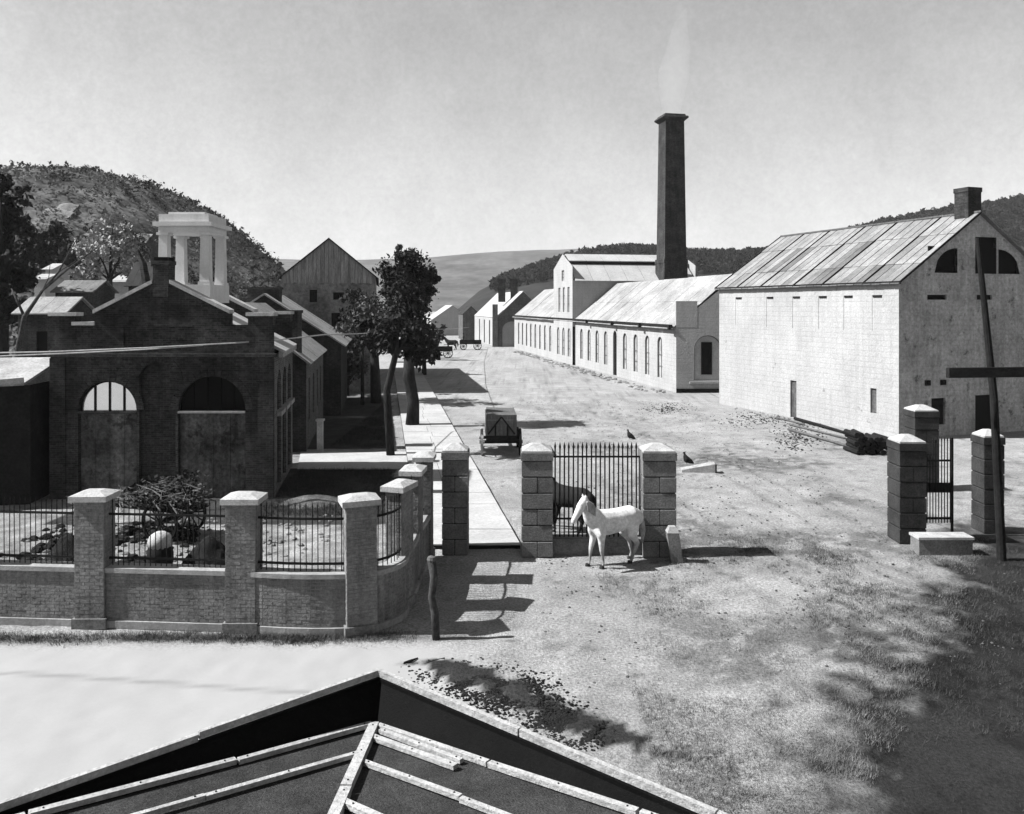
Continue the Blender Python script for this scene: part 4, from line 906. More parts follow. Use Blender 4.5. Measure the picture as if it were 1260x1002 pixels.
# box wagon in the street
wY = 37.6; wx = Xat(617, wY); t = thing('box_wagon', 'wooden box wagon with braced tailboard standing behind the gate', 'wagon', (wx, wY, 0)); wl2 = 2.9; WW = 1.38
ax = UP.copy(); dv = Vector((-.05, 1, 0)).normalized(); ax = Vector((dv.y, -dv.x, 0)); o = Vector((wx, wY, 0))
q = lambda a, b, z: o + ax * a + dv * b + Zv(z)
for z0 in (.98, 1.22, 1.46, 1.7):
    MB().hexa([q(-WW / 2, 0, z0), q(WW / 2, 0, z0), q(WW / 2, .05, z0), q(-WW / 2, .05, z0), q(-WW / 2, 0, z0 + .23), q(WW / 2, 0, z0 + .23), q(WW / 2, .05, z0 + .23), q(-WW / 2, .05, z0 + .23)]).build('tail_board', m_wood, t)
for s in (-1, 1):
    for z0 in (.98, 1.3, 1.62): MB().beam(q(s * WW / 2, .06, z0 + .15), q(s * WW / 2, wl2, z0 + .15), .05, .3).build('side_board', m_plank if s < 0 else m_wood, t)  # left boards paler: sun on that side put into the wood colour
    MB().beam(q(s * .62, -.05, 1.05), q(0, -.05, 1.85), .07, .05, up=(0, 1, 0)).build('brace', m_dkwood, t); MB().beam(q(s * .28, -.05, .98), q(s * .28, -.05, 1.5), .07, .05, up=(0, 1, 0)).build('brace', m_dkwood, t)
    for b_, r_ in ((.45, .62), (2.5, .5)): wheel_at(t, q(s * (WW / 2 + .2), b_, r_), r_, ax, 10, m_plank if s < 0 else m_dkwood, .1)  # left wheels paler too, sunlight put into their colour
MB().hexa([q(-WW / 2 + .03, .05, 1.7), q(WW / 2 - .03, .05, 1.7), q(WW / 2 - .03, wl2, 1.7), q(-WW / 2 + .03, wl2, 1.7), q(-WW / 2 + .03, .1, 1.95), q(WW / 2 - .03, .1, 1.9), q(WW / 2 - .03, wl2 - .1, 1.9), q(-WW / 2 + .03, wl2 - .1, 1.95)]).build('load', m_wood, t)
MB().beam(q(-WW / 2 - .02, wl2 / 2, .86), q(WW / 2 + .02, wl2 / 2, .86), wl2, .2, up=(0, 0, 1)).build('bed', m_dkwood, t)
for b_, r_ in ((.45, .62), (2.5, .5)): MB().beam(q(-WW / 2 - .25, b_, r_), q(WW / 2 + .25, b_, r_), .12, .14).build('axle', m_dkwood, t)
MB().beam(q(.0, wl2, .6), q(.1, wl2 + 2.4, .45), .1, .1).build('drawbar', m_dkwood, t)
# two-wheeled cart loaded with brushwood in the yard
cY = 24.4; o = Vector((Xat(212, cY), cY, 0)); t = thing('loaded_cart', 'two wheeled cart heaped with brushwood behind the railings', 'cart', o)
dv = Vector((-.96, .28, 0)).normalized(); ax = Vector((dv.y, -dv.x, 0)); q = lambda a, b, z: o + dv * a + ax * b + Zv(z)
for s in (-.55, .75): wheel_at(t, q(0, s, .62), .62, ax, 12)
MB().beam(q(-.9, 0, .95), q(1.7, 0, 1.0), 1.0, .1).build('bed', m_dkwood, t); MB().beam(q(0, -.6, .62), q(0, .8, .62), .1, .1).build('axle', m_dkwood, t)
for s in (-.35, .35): MB().tube([q(1.2, s, .95), q(2.6, s, 1.02), q(3.6, s, 1.1)], .04, 6).build('shaft', m_dkwood, t)
tw = MB()
for i in range(520):
    a = random.uniform(-.9, 3.0); h = max(.12, 1.0 - abs(a + .5) * .3) * (.7 + .3 * math.sin(a * 4.1)); z = 1.0 + random.random() ** .7 * h; b_ = random.gauss(0, .36)
    th = random.gauss(0, .5); p = q(a, b_, z); L_ = random.uniform(.35, .95); d = (dv * math.cos(th) + ax * math.sin(th) + Zv(random.gauss(0.1, .28))).normalized()
    tw.tube([p - d * L_ / 2, p + d * L_ / 2], [random.uniform(.012, .03), .006], 4, False)
tw.build('brushwood', m_straw, t, kind='stuff')
place('dark_leaves', leaf_mesh('dark_leaves', [(q(-.2, 0, 1.5).x, q(-.2, 0, 1.5).y, 1.5, .75, .4, 900), (q(1.0, 0, 1.3).x, q(1.0, 0, 1.3).y, 1.2, .7, .25, 600), (q(2.2, 0, 1.3).x, q(2.2, 0, 1.3).y, 1.05, .5, .16, 300)], .07, m_leaf, o, 40), t, o, kind='stuff')
# far wagons with their horses and driver
def horse(lab, loc, rz, mat, sc=1, parts=True, name='horse', head=(1.08, 0, 1.92), grp=None, sub=2, cut=0):
    hx, hy, hz = head
    N_ = [(-.2, 0, 1.2, (.38, .43)), (-.56, 0, 1.23, (.38, .42)), (.18, 0, 1.18, (.39, .46)), (.52, 0, 1.25, (.32, .42)), (.76, 0, 1.45, (.23, .38)), ((.74 + hx) / 2 + .02, hy * .5, (1.42 + hz) / 2 + .02, (.17, .3)), (hx, hy, hz, (.15, .21)), (hx + .14, hy * 1.25, hz - .13, (.15, .21)), (hx + .31, hy * 1.5, hz - .34, (.105, .13)), (hx + .38, hy * 1.55, hz - .44, (.1, .12)), (hx + .42, hy * 1.57, hz - .49, (.06, .07)), (-.8, 0, 1.2, (.28, .31)), (-.94, 0, 1.14, (.09, .11))]
    Ed = [(0, 1), (0, 2), (2, 3), (3, 4), (4, 5), (5, 6), (6, 7), (7, 8), (8, 9), (9, 10), (1, 11), (11, 12)]
    for s in (-1, 1):
        k = len(N_); w = .12 * s
        N_ += [(-.56, .22 * s, 1.0, .2), (-.5, .22 * s, .8, .165), (-.7, .2 * s, .54, .09), (-.66 + w, .18 * s, .17, .06), (-.6 + w, .18 * s, .03, .07)]
        Ed += [(1, k), (k, k + 1), (k + 1, k + 2), (k + 2, k + 3), (k + 3, k + 4)]; k = len(N_)
        N_ += [(.52, .2 * s, .96, .19), (.5, .19 * s, .8, .135), (.54 - w * .5, .18 * s, .46, .085), (.52 - w, .16 * s, .14, .045), (.56 - w, .16 * s, .03, .06)]
        Ed += [(3, k), (k, k + 1), (k + 1, k + 2), (k + 2, k + 3), (k + 3, k + 4)]
    t = thing(name, lab, 'horse', loc, grp)
    body = skin('body', N_, Ed, mat, t, loc, rz, sub, sc)
    ca, sa = math.cos(rz), math.sin(rz); w = lambda x, y_, z: Vector(loc) + Vector((x * ca - y_ * sa, x * sa + y_ * ca, z)) * sc
    MB().tube([w(-.82, 0, 1.28), w(-.93, 0, 1.22), w(-1.0, .01, 1.05), w(-1.02, .02, .8), w(-1.0, .02, .45)], [.05 * sc, .06 * sc, .075 * sc, .085 * sc, .015 * sc], 8).build('tail', m_mane if mat is m_horsew else mat, t, True)
    if parts:
        for s in (-1, 1):
            for x in (-.6 + .12 * s, .57 - .12 * s): MB().lathe(tuple(w(x + .02, .17 * s, 0)), [(.075 * sc, -.01), (.06 * sc, .075)], 10).build('hoof', m_hoof, t)
        mm = MB()
        for i in range(18):
            f = i / 17; x, y_, z = .66 + (hx - .68) * f, hy * f, 1.72 + (hz + .06 - 1.72) * f
            for s in (-1, 1): mm.tube([w(x, y_, z), w(x + .02, y_ + s * .13, z - .06), w(x + .03, y_ + s * .19, z - .28)], [.035 * sc, .035 * sc, .008 * sc], 4)
        mm.build('mane', m_mane if mat is m_horsew else mat, t)
        for s in (-1, 1):
            MB().tube([w(hx - .02, hy + s * .06, hz + .08), w(hx + .0, hy + s * .075, hz + .15), w(hx + .02, hy + s * .07, hz + .2)], [.04 * sc, .033 * sc, .005 * sc], 6).build('ear', mat, t)
            MB().lathe(tuple(w(hx + .16, hy * 1.2 + s * .085, hz - .05)), [(.001, -.02), (.02, 0), (.001, .02)], 6).build('eye', m_dark, t)
    return t
h0 = G(753, 690)
horse('white horse with raised head standing before the iron panel', (h0.x - .02, 22.0, 0), R(208), m_horsew, .98, head=(1.0, .12, 1.86))
horse('dark horse waiting behind the bars near the inner gate pier', (Xat(699, 24.9), 24.9, 0), R(140), m_horsed, .96, head=(1.12, .1, 1.42))
def person(name, lab, loc, rz, mat, sit=False, sc=1):
    z = .0; t = thing(name, lab, 'person', loc)
    if sit: N_ = [(0, 0, .45, .15), (0, 0, .72, .16), (0, 0, .98, (.17, .12)), (0, 0, 1.14, .06), (0, 0, 1.27, .1), (.03, 0, 1.36, .085)]
    Ed = [(0, 1), (1, 2), (2, 3), (3, 4), (4, 5)]
    for s in (-1, 1):
        k = len(N_); N_ += [(.05, .1 * s, .43, .1), (.42, .11 * s, .45, .075), (.45, .11 * s, .06, .05), (.58, .11 * s, .03, .045)]; Ed += [(0, k), (k, k + 1), (k + 1, k + 2), (k + 2, k + 3)]
        k = len(N_); N_ += [(0, .22 * s, 1.02, .065), (.1, .26 * s, .76, .05), (.35, .16 * s, .72, .035), (.43, .14 * s, .73, .04)]; Ed += [(2, k), (k, k + 1), (k + 1, k + 2), (k + 2, k + 3)]
    skin('body', N_, Ed, mat, t, loc, rz, 1, sc); c = Vector(loc)
    MB().lathe((c.x, c.y, c.z + 1.38 * sc), [(.2 * sc, 0), (.2 * sc, .02), (.1 * sc, .03), (.09 * sc, .14 * sc), (.02, .16 * sc)], 12).build('hat', m_dark, t); return t
def farm_wagon(lab, loc, rz):
    o = Vector(loc); dv = Vector((math.cos(rz), math.sin(rz), 0)); ax = Vector((dv.y, -dv.x, 0)); q = lambda a, b, z: o + dv * a + ax * b + Zv(z)
    t = thing('farm_wagon', lab, 'wagon', o, 'wagons at the end of the street')
    for a, r in ((-1.1, .65), (1.1, .55)):
        for s in (-.8, .8): wheel_at(t, q(a, s, r), r, ax, 10)
        MB().beam(q(a, -.8, r), q(a, .8, r), .1, .1).build('axle', m_dkwood, t)
    MB().beam(q(-1.7, 0, .98), q(1.7, 0, .98), 1.3, .14).build('bed', m_dkwood, t)
    for s in (-.62, .62): MB().beam(q(-1.7, s, 1.3), q(1.7, s, 1.3), .06, .5).build('side_board', m_dkwood, t)
    MB().beam(q(1.2, -.6, 1.5), q(1.2, .6, 1.5), .35, .08).build('seat', m_dkwood, t); MB().beam(q(1.7, 0, .8), q(4.2, 0, .8), .09, .09).build('drawbar', m_dkwood, t)
    return q
wq = farm_wagon('dark farm wagon with seated driver in front of the two chimney house', (Xat(579, 128), 128, 0), R(182))
horse('harnessed dark horse in the lead of the driven wagon', tuple(wq(3.0, -.55, 0)), R(182), m_horsed, 1, False, sub=1, grp='horses at the end of the street'); horse('harnessed dark horse on the far side of the driven wagon', tuple(wq(3.0, .55, 0)), R(182), m_horsed, 1, False, sub=1, grp='horses at the end of the street')
person('person', 'driver in dark clothes and hat seated on far wagon', tuple(wq(1.1, 0, 1.12)), R(182), m_cloth, True, 1.05)
farm_wagon('dark empty farm wagon under the small street tree', (Xat(541, 108), 108, 0), R(184))
# ------------------------------------------------------------------ posts, planks, stones, birds
t = thing('hitching_post', 'short leaning stone post beside the gate pier', 'post', G(831, 691)); b = G(831, 691)
MB().hexa([b + Vector((-.13, -.12, -.05)), b + Vector((.2, -.12, -.05)), b + Vector((.2, .18, -.05)), b + Vector((-.13, .18, -.05)), b + Vector((-.24, -.12, .8)), b + Vector((.08, -.12, .8)), b + Vector((.08, .18, .8)), b + Vector((-.24, .18, .8))]).build('shaft', m_stone, t)
MB().hexa([b + Vector((-.24, -.12, .8)), b + Vector((.08, -.12, .8)), b + Vector((.08, .18, .8)), b + Vector((-.24, .18, .8)), b + Vector((-.17, -.05, .96)), b + Vector((0, -.05, .96)), b + Vector((0, .12, .96)), b + Vector((-.17, .12, .96))]).build('head', m_coping, t)
b = G(537, 787); t = thing('crooked_post', 'crooked weathered wooden post standing in the wall shade', 'post', b)
MB().tube([b - Zv(.1), P(535, 755, b.y), P(531, 735, b.y), P(534, 712, b.y), P(531, 690, b.y)], [.08, .085, .075, .08, .09], 8).build('shaft', M('old_post', .09, .5, 3, .4, 12), t, True); MB().lathe((P(531, 690, b.y).x, b.y, P(531, 690, b.y).z), [(.08, -.03), (.1, .02), (.08, .08), (.01, .11)], 10).build('head', m_wood, t)
b = G(394, 556); t = thing('white_post', 'white painted post at the edge of the lawn by the brick house', 'post', b); MB().box(b + Zv(.75), (.26, .26, 1.5)).box(b + Zv(1.52), (.36, .36, .1)).build('shaft', m_cap, t)
b = G(862, 582); t = thing('propped_plank', 'short propped plank lying on the dusty road past the gate', 'plank', b)
MB().hexa([b + Vector((-.75, .1, -.02)), b + Vector((.6, -.1, -.02)), b + Vector((.6, .25, -.02)), b + Vector((-.75, .4, -.02)), b + Vector((-.75, .1, .1)), b + Vector((.6, -.1, .38)), b + Vector((.6, .3, .42)), b + Vector((-.75, .5, .12))]).build('board', m_plank, t); MB().box(b + Vector((.62, .08, .18)), (.06, .4, .36)).build('end_board', m_dkwood, t)
def bird(lab, p, s, rz):
    t = thing('bird', lab, 'bird', p, 'dark birds on the road'); skin('body', [(0, 0, .3, .24), (-.16, 0, .22, .19), (-.36, 0, .1, .07), (.08, 0, .44, .16), (.12, 0, .58, .075), (.14, 0, .68, .08), (.22, 0, .67, .02), (.0, .05, .1, .02), (.0, .05, .0, .015), (.0, -.05, .1, .02), (.0, -.05, 0, .015)], [(0, 1), (1, 2), (0, 3), (3, 4), (4, 5), (5, 6), (0, 7), (7, 8), (0, 9), (9, 10)], m_horsed, t, p, rz, 2, s, .012)
bird('dark bird perched at the low end of the propped plank', G(845, 574) + Zv(.08), .75, R(170)); bird('dark bird standing on the road beyond the spiked panel', G(775, 541), .72, R(160))
# poles and log heap along the mill
lp = [((978, 517), (1050, 538), .1, 'thickest dark pole lying nearest the mill wall'), ((972, 524), (1040, 541), .07, 'second pole out from the mill wall, in the middle of the row'), ((970, 530), (1046, 552), .08, 'pale pole lying farthest out from the mill wall'), ((955, 515), (990, 524), .06, 'short pole by the foot of the mill door')]
for (a, b, r, lab) in lp:
    p, q_ = G(*a), G(*b); tag(MB().tube([p + Zv(r), (p + q_) / 2 + Zv(r + .02), q_ + Zv(r)], [r, r * .9, r * .75], 8).build('pole', m_wood if r < .1 else m_dkwood, None, True), lab, 'pole', 'poles along the mill wall')
b = G(1069, 559); t = thing('log_heap', 'black heap of short logs stacked at the mill corner', 'log heap', b)
for i in range(26):
    row = i // 6; x = (i % 6 - 2.5) * .27 + random.uniform(-.06, .06) + (row % 2) * .13; z = .13 + row * .2; a = random.uniform(-.12, .12); c = b + Vector((x, .3, z)); L_ = random.uniform(.5, .8)
    MB().tube([c + Vector((a * L_, -L_, 0)), c + Vector((-a * L_, L_, 0))], random.uniform(.1, .14), 8).build('log', m_dkwood, t)
for i, (px, py, s) in enumerate(((756, 458, .55), (748, 459, .4))):
    b = G(px, py); tag(MB().lathe(tuple(b), [(s * .7, 0), (s * .85, s * .5), (s * .85, s), (s * .7, s * 1.6)], 14).build('barrel', m_dkwood), ['larger dark barrel at the workshop door', 'smaller dark barrel to the side of the larger one at the workshop door'][i], 'barrel', 'barrels at the workshop door')
# yard things behind the railings
b = G(197, 705); t = thing('covered_barrel', 'dark barrel with a white cloth bundle on top behind the railings', 'barrel', b)
MB().lathe(tuple(b), [(.26, 0), (.33, .3), (.33, .5), (.27, .8)], 16).build('staves', m_dkwood, t, True); MB().lathe((b.x, b.y, .78), [(.29, -.1), (.31, .05), (.26, .2), (.12, .29), (.01, .3)], 14).build('cloth', m_cap, t, True)
def heap(name, lab, cat, c, rx, ry, h, mat, seed, n=40, grp=None):
    gx, gy = np.meshgrid(np.linspace(-1, 1, n), np.linspace(-1, 1, n)); rr = np.sqrt(gx ** 2 + gy ** 2); nz = fbm(gx * 3 + seed, gy * 3, seed, 4)
    z = h * np.clip(1 - rr ** 1.6 - .5 * (nz - .47), -.15, 2) * (1 + 1.1 * (nz - .47)) + .12 * h * (fbm(gx * 11, gy * 11, seed + 9, 2) - .37) - .04
    idx = np.arange(n * n).reshape(n, n); fq = np.stack([idx[:-1, :-1], idx[:-1, 1:], idx[1:, 1:], idx[1:, :-1]], -1).reshape(-1, 4)
    o = place(name, np_mesh(name, np.stack([gx * rx, gy * ry, z], -1).reshape(-1, 3), fq, mat, True), None, c); return tag(o, lab, cat, grp)
for i, (px, py, sx) in enumerate(((62, 258, 5.5), (80, 250, 3.0), (168, 264, 3.2))):
    Yr = 160.0
    while Yr > 95 and hl(Xat(px, Yr), Yr) > Zat(py, Yr): Yr -= 1
    heap('rock_outcrop', ['broad pale rock outcrop on the open hillside above dark trees', 'narrow pale rock outcrop just above the broad one', 'pale outcrop on the hill beside the belfry roof'][i], 'rock', Vector((Xat(px, Yr), Yr, hl(Xat(px, Yr), Yr) - .55)), sx * .75, 2.6, .7, m_rubble, 20 + i, 36, 'pale rocks on the hill').rotation_euler = (R(24), 0, R(8))
heap('lime_heap', 'white heap of lime at the tail of the loaded cart', 'heap', Vector((Xat(148, 27), 27, 0)), 1.5, .8, 1.0, m_sand, 1)
heap('soil_heap', 'black rounded heap beside the second railing pier', 'heap', G(258, 699), .85, .6, .85, m_clod, 2)
heap('soil_heap', 'black heap in the yard corner next to the first railing pier', 'heap', G(88, 699), .9, .6, .9, m_clod, 3)
heap('rubble_heap', 'pale rubble heap against the dark shed', 'heap', G(45, 603), 1.5, 1.0, 1.0, m_rubble, 4)
heap('grass_mound', 'mown grass mound at the engine house corner', 'heap', G(385, 618), 1.2, 1.1, .26, M('dry_grass', .16, .5, 2, .5, 16, bump=.8), 5)
heap('grass_mound', 'dark overgrown mound on the lawn by the corner pier', 'heap', G(425, 640), 1.3, 1.0, .5, m_clod, 6) if False else None
# loose stones, clods, tufts: masses
def stones(name, lab, n, pick, smin, smax, mat, seed):
    r = random.Random(seed); mb = MB()
    for i in range(n):
        x, y_ = pick(r); s = r.uniform(smin, smax); c = (x, y_, s * .05)
        k = len(mb.v); pts = []
        for zz, f in ((-.35, .9), (.25, 1), (.7, .5)):
            for j in range(5): a = 2 * math.pi * j / 5 + r.random() * .6; q = s * f * r.uniform(.7, 1.1); pts.append((x + q * math.cos(a), y_ + q * math.sin(a), c[2] + zz * s * .7))
        mb.v += pts; mb.f += [(k + l * 5 + j, k + l * 5 + (j + 1) % 5, k + l * 5 + 5 + (j + 1) % 5, k + l * 5 + 5 + j) for l in (0, 1) for j in range(5)] + [tuple(k + 10 + j for j in range(5))]
    o = mb.build(name, mat, kind='stuff'); o['label'] = lab
def clump_pick(cs):
    def f(r):
        px, py, sx, sy = r.choice(cs); p = G(max(0, r.gauss(px, sx)), max(395, r.gauss(py, sy))); return p.x, p.y
    return f
def box_pick(x0, x1, y0, y1): return lambda r: (r.uniform(x0, x1), r.uniform(y0, y1))
stones('clods', 'dark clods of soil turned up beside the foreground parapet', 5200, clump_pick([(565, 833, 26, 9), (600, 845, 30, 12), (640, 862, 28, 13), (690, 893, 20, 12), (620, 850, 30, 10), (690, 890, 18, 9), (712, 905, 14, 8), (590, 836, 30, 9)]), .01, .04, m_clod, 1)
stones('yard_rubble', 'broken stones strewn over the yard', 420, box_pick(-14.5, -5.5, 18.6, 27), .03, .13, m_rubble, 2)
stones('yard_debris', 'dark debris lying in the yard', 260, box_pick(-14.5, -9.5, 18.6, 26), .06, .26, m_clod, 3)
stones('road_stones', 'small stones and clods scattered over the road', 2600, box_pick(.5, 13, 15, 60), .01, .045, M('road_clod', .14, .5, 2), 4)
stones('road_stones', 'rough stones along the foot of the workshop wall', 200, lambda r: (lambda f: ((lA - lr * .8 + ld * f).x - r.random() * 1.5, (lA - lr * .8 + ld * f).y))(r.uniform(0, 60)), .08, .3, m_rubble, 5)
stones('broken_ground', 'dark broken ground between road and mill', 1500, clump_pick([(960, 512, 30, 6), (985, 530, 18, 6), (930, 518, 22, 5), (980, 545, 14, 6), (820, 503, 14, 3)]), .015, .07, m_clod, 6)
def tufts(name, lab, n, pick, h, mat, seed, keep=.5):
    r = np.random.default_rng(seed); x, y_ = pick(r, n * 3)
    k = fbm(x * .8, y_ * .8, 51, 3) + r.normal(size=len(x)) * .07 > keep * .87; x, y_ = x[k][:n], y_[k][:n]; n = len(x); B = 5
    x = np.repeat(x, B) + r.normal(size=n * B) * .04; y_ = np.repeat(y_, B) + r.normal(size=n * B) * .04
    a = r.random(n * B) * 6.28; hh = h * (.4 + r.random(n * B) ** 2 * 1.1); w = .003 + hh * .03; l = hh * (.3 + r.random(n * B) * 1.3); z = np.full(n * B, -.02)
    V = np.stack([np.stack([x - w * np.sin(a), y_ + w * np.cos(a), z], -1), np.stack([x + w * np.sin(a), y_ - w * np.cos(a), z], -1), np.stack([x + l * np.cos(a), y_ + l * np.sin(a), hh], -1)], 1).reshape(-1, 3)
    o = place(name, np_mesh(name, V, np.arange(len(V)).reshape(-1, 3), mat), None, kind='stuff'); o['label'] = lab
U_ = lambda r, a, b, n: a + r.random(n) * (b - a)
m_dry = M('dry_weeds', .16, .5, 2, .3, 10); m_grass = M('lawn_grass', .06, .4, 2, .3, 10)
tufts('dry_weeds', 'dry weeds and grass on the rough ground before the gate', 16000, lambda r, n: (lambda y_: (U_(r, 0, 1, n) * (2.6 + .72 * (y_ - 11.2)) + 2.2, y_))(U_(r, 11, 25, n)), .055, M('dry_weed', .24, .5, 2, .3, 10), 1, .46)
tufts('dark_weeds', 'darker weeds over the painted dark ground near the far gate', 9000, lambda r, n: (U_(r, 6, 14.5, n), U_(r, 11, 23.5, n)), .06, M('dark_weed', .1, .4, 2), 2, .48)
def lawn_pick(r, n):
    y_ = np.where(r.random(n) < .4, U_(r, 27, 34.6, n), U_(r, 40, 60, n)); return -9 + r.random(n) * (9.35 - .158 * y_), y_
tufts('lawn_grass', 'lawn grass beside the engine house', 12000, lawn_pick, .12, m_grass, 3, .3)
tufts('verge_grass', 'grass verge along the foot of the brick fence', 6000, lambda r, n: (U_(r, -14, -2.0, n), 17.1 + r.normal(size=n) * .14), .07, M('verge', .12, .4, 2), 4, .4)
for i, (a, b, lab) in enumerate((((497, 817), (514, 811), 'longer dark stick lying on the pale road by the parapet peak'), ((526, 817), (547, 811), 'curved dark stick next to the clods on pale road'))):
    tag(MB().tube([G(*a) + Zv(.02), (G(*a) + G(*b)) / 2 + Vector((0, -.05, .03)), G(*b) + Zv(.02)], [.02, .03, .012], 6).build('stick', m_dkwood), lab, 'stick', 'sticks on the road')

# ------------------------------------------------------------------ wire
t = thing('overhead_wire', 'pale overhead wire crossing before the engine house to the shade tree', 'wire', (-16, 27, 5))
for dz, pts in ((0, [(-40, 435, 27), (60, 433, 27.4), (180, 428, 28), (290, 422, 28.8), (345, 418, 31), (400, 412, 39), (440, 411, 44), (500, 407, 46.6)]), (.0, [(-40, 440, 27), (80, 435, 27.6), (180, 430, 28.05), (250, 424.8, 28.5)])):
    MB().tube([P(*p) for p in pts], .028, 5).build('strand', m_wire, t)
t = thing('overhead_wire', 'pale wire running on from the shade tree down the street', 'wire', P(502, 407, 46.8)); MB().tube([P(502, 407, 46.8), P(530, 405.5, 70), P(556, 405, 100), P(577, 403, 136)], .022, 5).build('strand', m_wire, t)

# ------------------------------------------------------------------ roof of the building below
Kc = Vector((-1.1, 6.73, 4.0)); dl = Vector((-.749, -.663, 0)).normalized(); dr_ = Vector((.776, -.63, 0)).normalized()
S = thing('foreground_building', 'dark flat topped building below with parapet and battened roof', 'building', (-1.1, 4.5, 0))
def inward(d, s): n = Vector((-d.y, d.x, 0)); return n if n.y < 0 else -n
nl, nr_ = Vector((.663, -.749, 0)), Vector((-.63, -.776, 0))      # inward normals
el, er = Kc + dl * 9, Kc + dr_ * 9
Kin = Vector((-1.1, 6.73 - .045, 4.0))
MB().extr([Vector((p.x, p.y, 0)) for p in (el, Kc, er, er + nr_ * .034, Kin, el + nl * .034)], (0, 0, 3.93)).build('parapet', m_felt, S)
for a, b, n in ((Kc, el, nl), (Kc, er, nr_)):
    a2 = Vector((a.x, a.y, 3.935)); b2 = Vector((b.x, b.y, 3.935)); o = -n * .015; i_ = n * .022
    N_ = 6
    for i in range(N_):
        p, q = a2.lerp(b2, i / N_), a2.lerp(b2, (i + 1) / N_ - .0012); j = Zv(random.uniform(-.006, .008)); sh = n * random.uniform(-.006, .006)
        MB().extr([p + o + sh + j, q + o + sh + j, q + i_ + sh + j, p + i_ + sh + j], (0, 0, .05 if n is nl else .052)).build('parapet_cap', m_batten, S)
I = Vector((-1.1, 6.47, 3.63)); Lf = I + Vector((dl.x, dl.y, 0)) * 2.25 + Zv(.26); Rf = I + Vector((dr_.x, dr_.y, 0)) * 1.0
# the right foot passes through the picture point (765, 1000)
k = (765 - HX) / F; s = (k * I.y - I.x) / (dr_.x - k * dr_.y); Rf = I + dr_ * s; Rf.z = EYE - (1000 - HY) / F * Rf.y
Hh = Vector((-1.1, 5.1, Zat(1002, 5.1)))
ext = lambda a, b, f: a + (b - a) * f
Lx, Rx = ext(I, Lf, 3.2), ext(I, Rf, 3.4); Hx = ext(I, Hh, 3.6)
# parapet's inside face and the falling roof behind it
ff = MB(); 
for a, b, x_ in ((Kin, el + nl * .036, Lx), (Kin, er + nr_ * .036, Rx)):
    ff.quad(Vector((a.x, a.y, 3.9)), Vector((b.x, b.y, 3.9)), x_ + Zv(0), I)
ff.build('parapet_lining', m_felt, S)
MB().slab([I, Lx, ext(Lx, Lx + (Hx - I), 1.0), Hx], .08).build('roof_sheet', m_gravel, S); MB().slab([I, Hx, ext(Rx, Rx + (Hx - I), 1.0), Rx], .08).build('roof_sheet', m_gravel, S)
up3 = lambda v, z=.03: v + Zv(z)
nail = MB().lathe((0, 0, 0), [(.006, 0), (.006, .006), (.001, .008)], 6).mesh('nail', m_iron)
def bat(a, b, w, h, nm='batten'):
    L_ = (b - a).length; f = 0; k = 0
    while f < 1:
        g = min(1, f + random.uniform(.9, 1.5) / L_); d = Vector((random.uniform(-.006, .006), random.uniform(-.006, .006), random.uniform(-.004, .006)))
        p, q = a.lerp(b, f) + d, a.lerp(b, g - .002) + Vector((random.uniform(-.006, .006), random.uniform(-.006, .006), random.uniform(-.004, .006))); ww = w * random.uniform(.88, 1.1)
        o = MB().beam(up3(p), up3(q), ww, h).build(nm, m_batten, S)
        for t_ in (.06, .5, .94): place('nail', nail, o, up3(p.lerp(q, t_), .03 + h / 2))
        f = g
bat(I + Vector((-.02, 0, 0)), Lx, .045, .035); bat(I + (Rf - I) * .02, Rx, .042, .035); bat(I, Hx, .07, .055, 'ridge_batten')
def on(fa, fb, base): return I + (base - I) * fa + (Hh - I) * fb
bat(on(.0, .38, Lf), on(1.6, .38, Lf), .034, .03); bat(on(.02, .47, Rf), on(1.8, .47, Rf), .034, .03); bat(on(.02, .16, Rf), on(.4, .16, Rf), .05, .03)
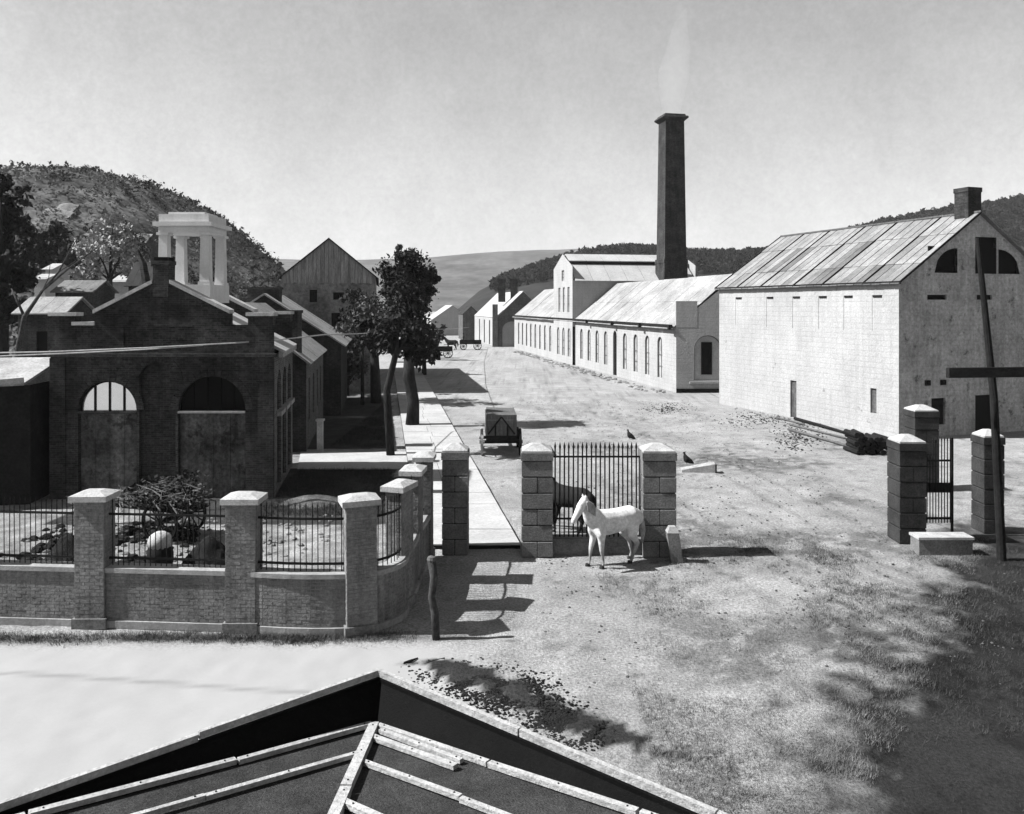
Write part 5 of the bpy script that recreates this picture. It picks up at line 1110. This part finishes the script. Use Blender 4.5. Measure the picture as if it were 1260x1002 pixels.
bat(on(.04, .06, Rf), on(.42, .075, Rf), .035, .03); bat(on(.02, .92, Rf), on(1.2, .92, Rf), .045, .035)
cr = MB(); cr.add([Kin + Vector((0, -.01, -.12)), Vector((-1.13, 6.5, 3.68)), Vector((-1.23, 6.47, 3.72))], [(0, 1, 2)]); cr.build('torn_felt', M('grey_felt', .12), S)
for a, b, n in ((Kc, el, nl), (Kc, er, nr_)): pass
wb = MB(); wall(wb, (er.x, er.y), (er.x - 6, er.y - 3), 0, 3.9); wall(wb, (el.x + 6, el.y - 3), (el.x, el.y), 0, 3.9); wb.build('side_wall', m_dkwood, S)

# ------------------------------------------------------------------ the air
top = Vector((kx, ky, Zt + .75)); sm = MB().tube([top, top + Vector((.1, 0, 3)), top + Vector((.3, .2, 5)), top + Vector((.9, .4, 8)), top + Vector((1.2, .6, 11)), top + Vector((1.8, .7, 13))], [1.0, 1.6, 1.9, 1.5, .9, .2], 20)
ms_ = bpy.data.materials.new('smoke'); ms_.use_nodes = True; n_t = ms_.node_tree; n_t.nodes.clear(); o_ = n_t.nodes.new('ShaderNodeOutputMaterial'); v_ = n_t.nodes.new('ShaderNodeVolumePrincipled')
v_.inputs['Density'].default_value = .03; v_.inputs['Color'].default_value = grey(.97); n_t.links.new(v_.outputs[0], o_.inputs['Volume'])
so = sm.build('smoke', ms_, kind='stuff'); so['label'] = 'thin pale smoke rising from the tall stack'
hz = MB().hexa([(-2750, -350, -1.4), (3750, -350, -1.4), (3750, 2760, -1.4), (-2750, 2760, -1.4), (-2750, -350, 175), (3750, -350, 175), (3750, 2760, 175), (-2750, 2760, 175)])
mh = bpy.data.materials.new('haze'); mh.use_nodes = True; nt_ = mh.node_tree; nt_.nodes.clear()
ou = nt_.nodes.new('ShaderNodeOutputMaterial'); pv = nt_.nodes.new('ShaderNodeVolumePrincipled'); pv.inputs['Density'].default_value = .00011; pv.inputs['Color'].default_value = grey(.9)
nt_.links.new(pv.outputs[0], ou.inputs['Volume'])
hb = hz.build('haze', mh, kind='stuff'); hb['label'] = 'pale air thickening towards the far hills'
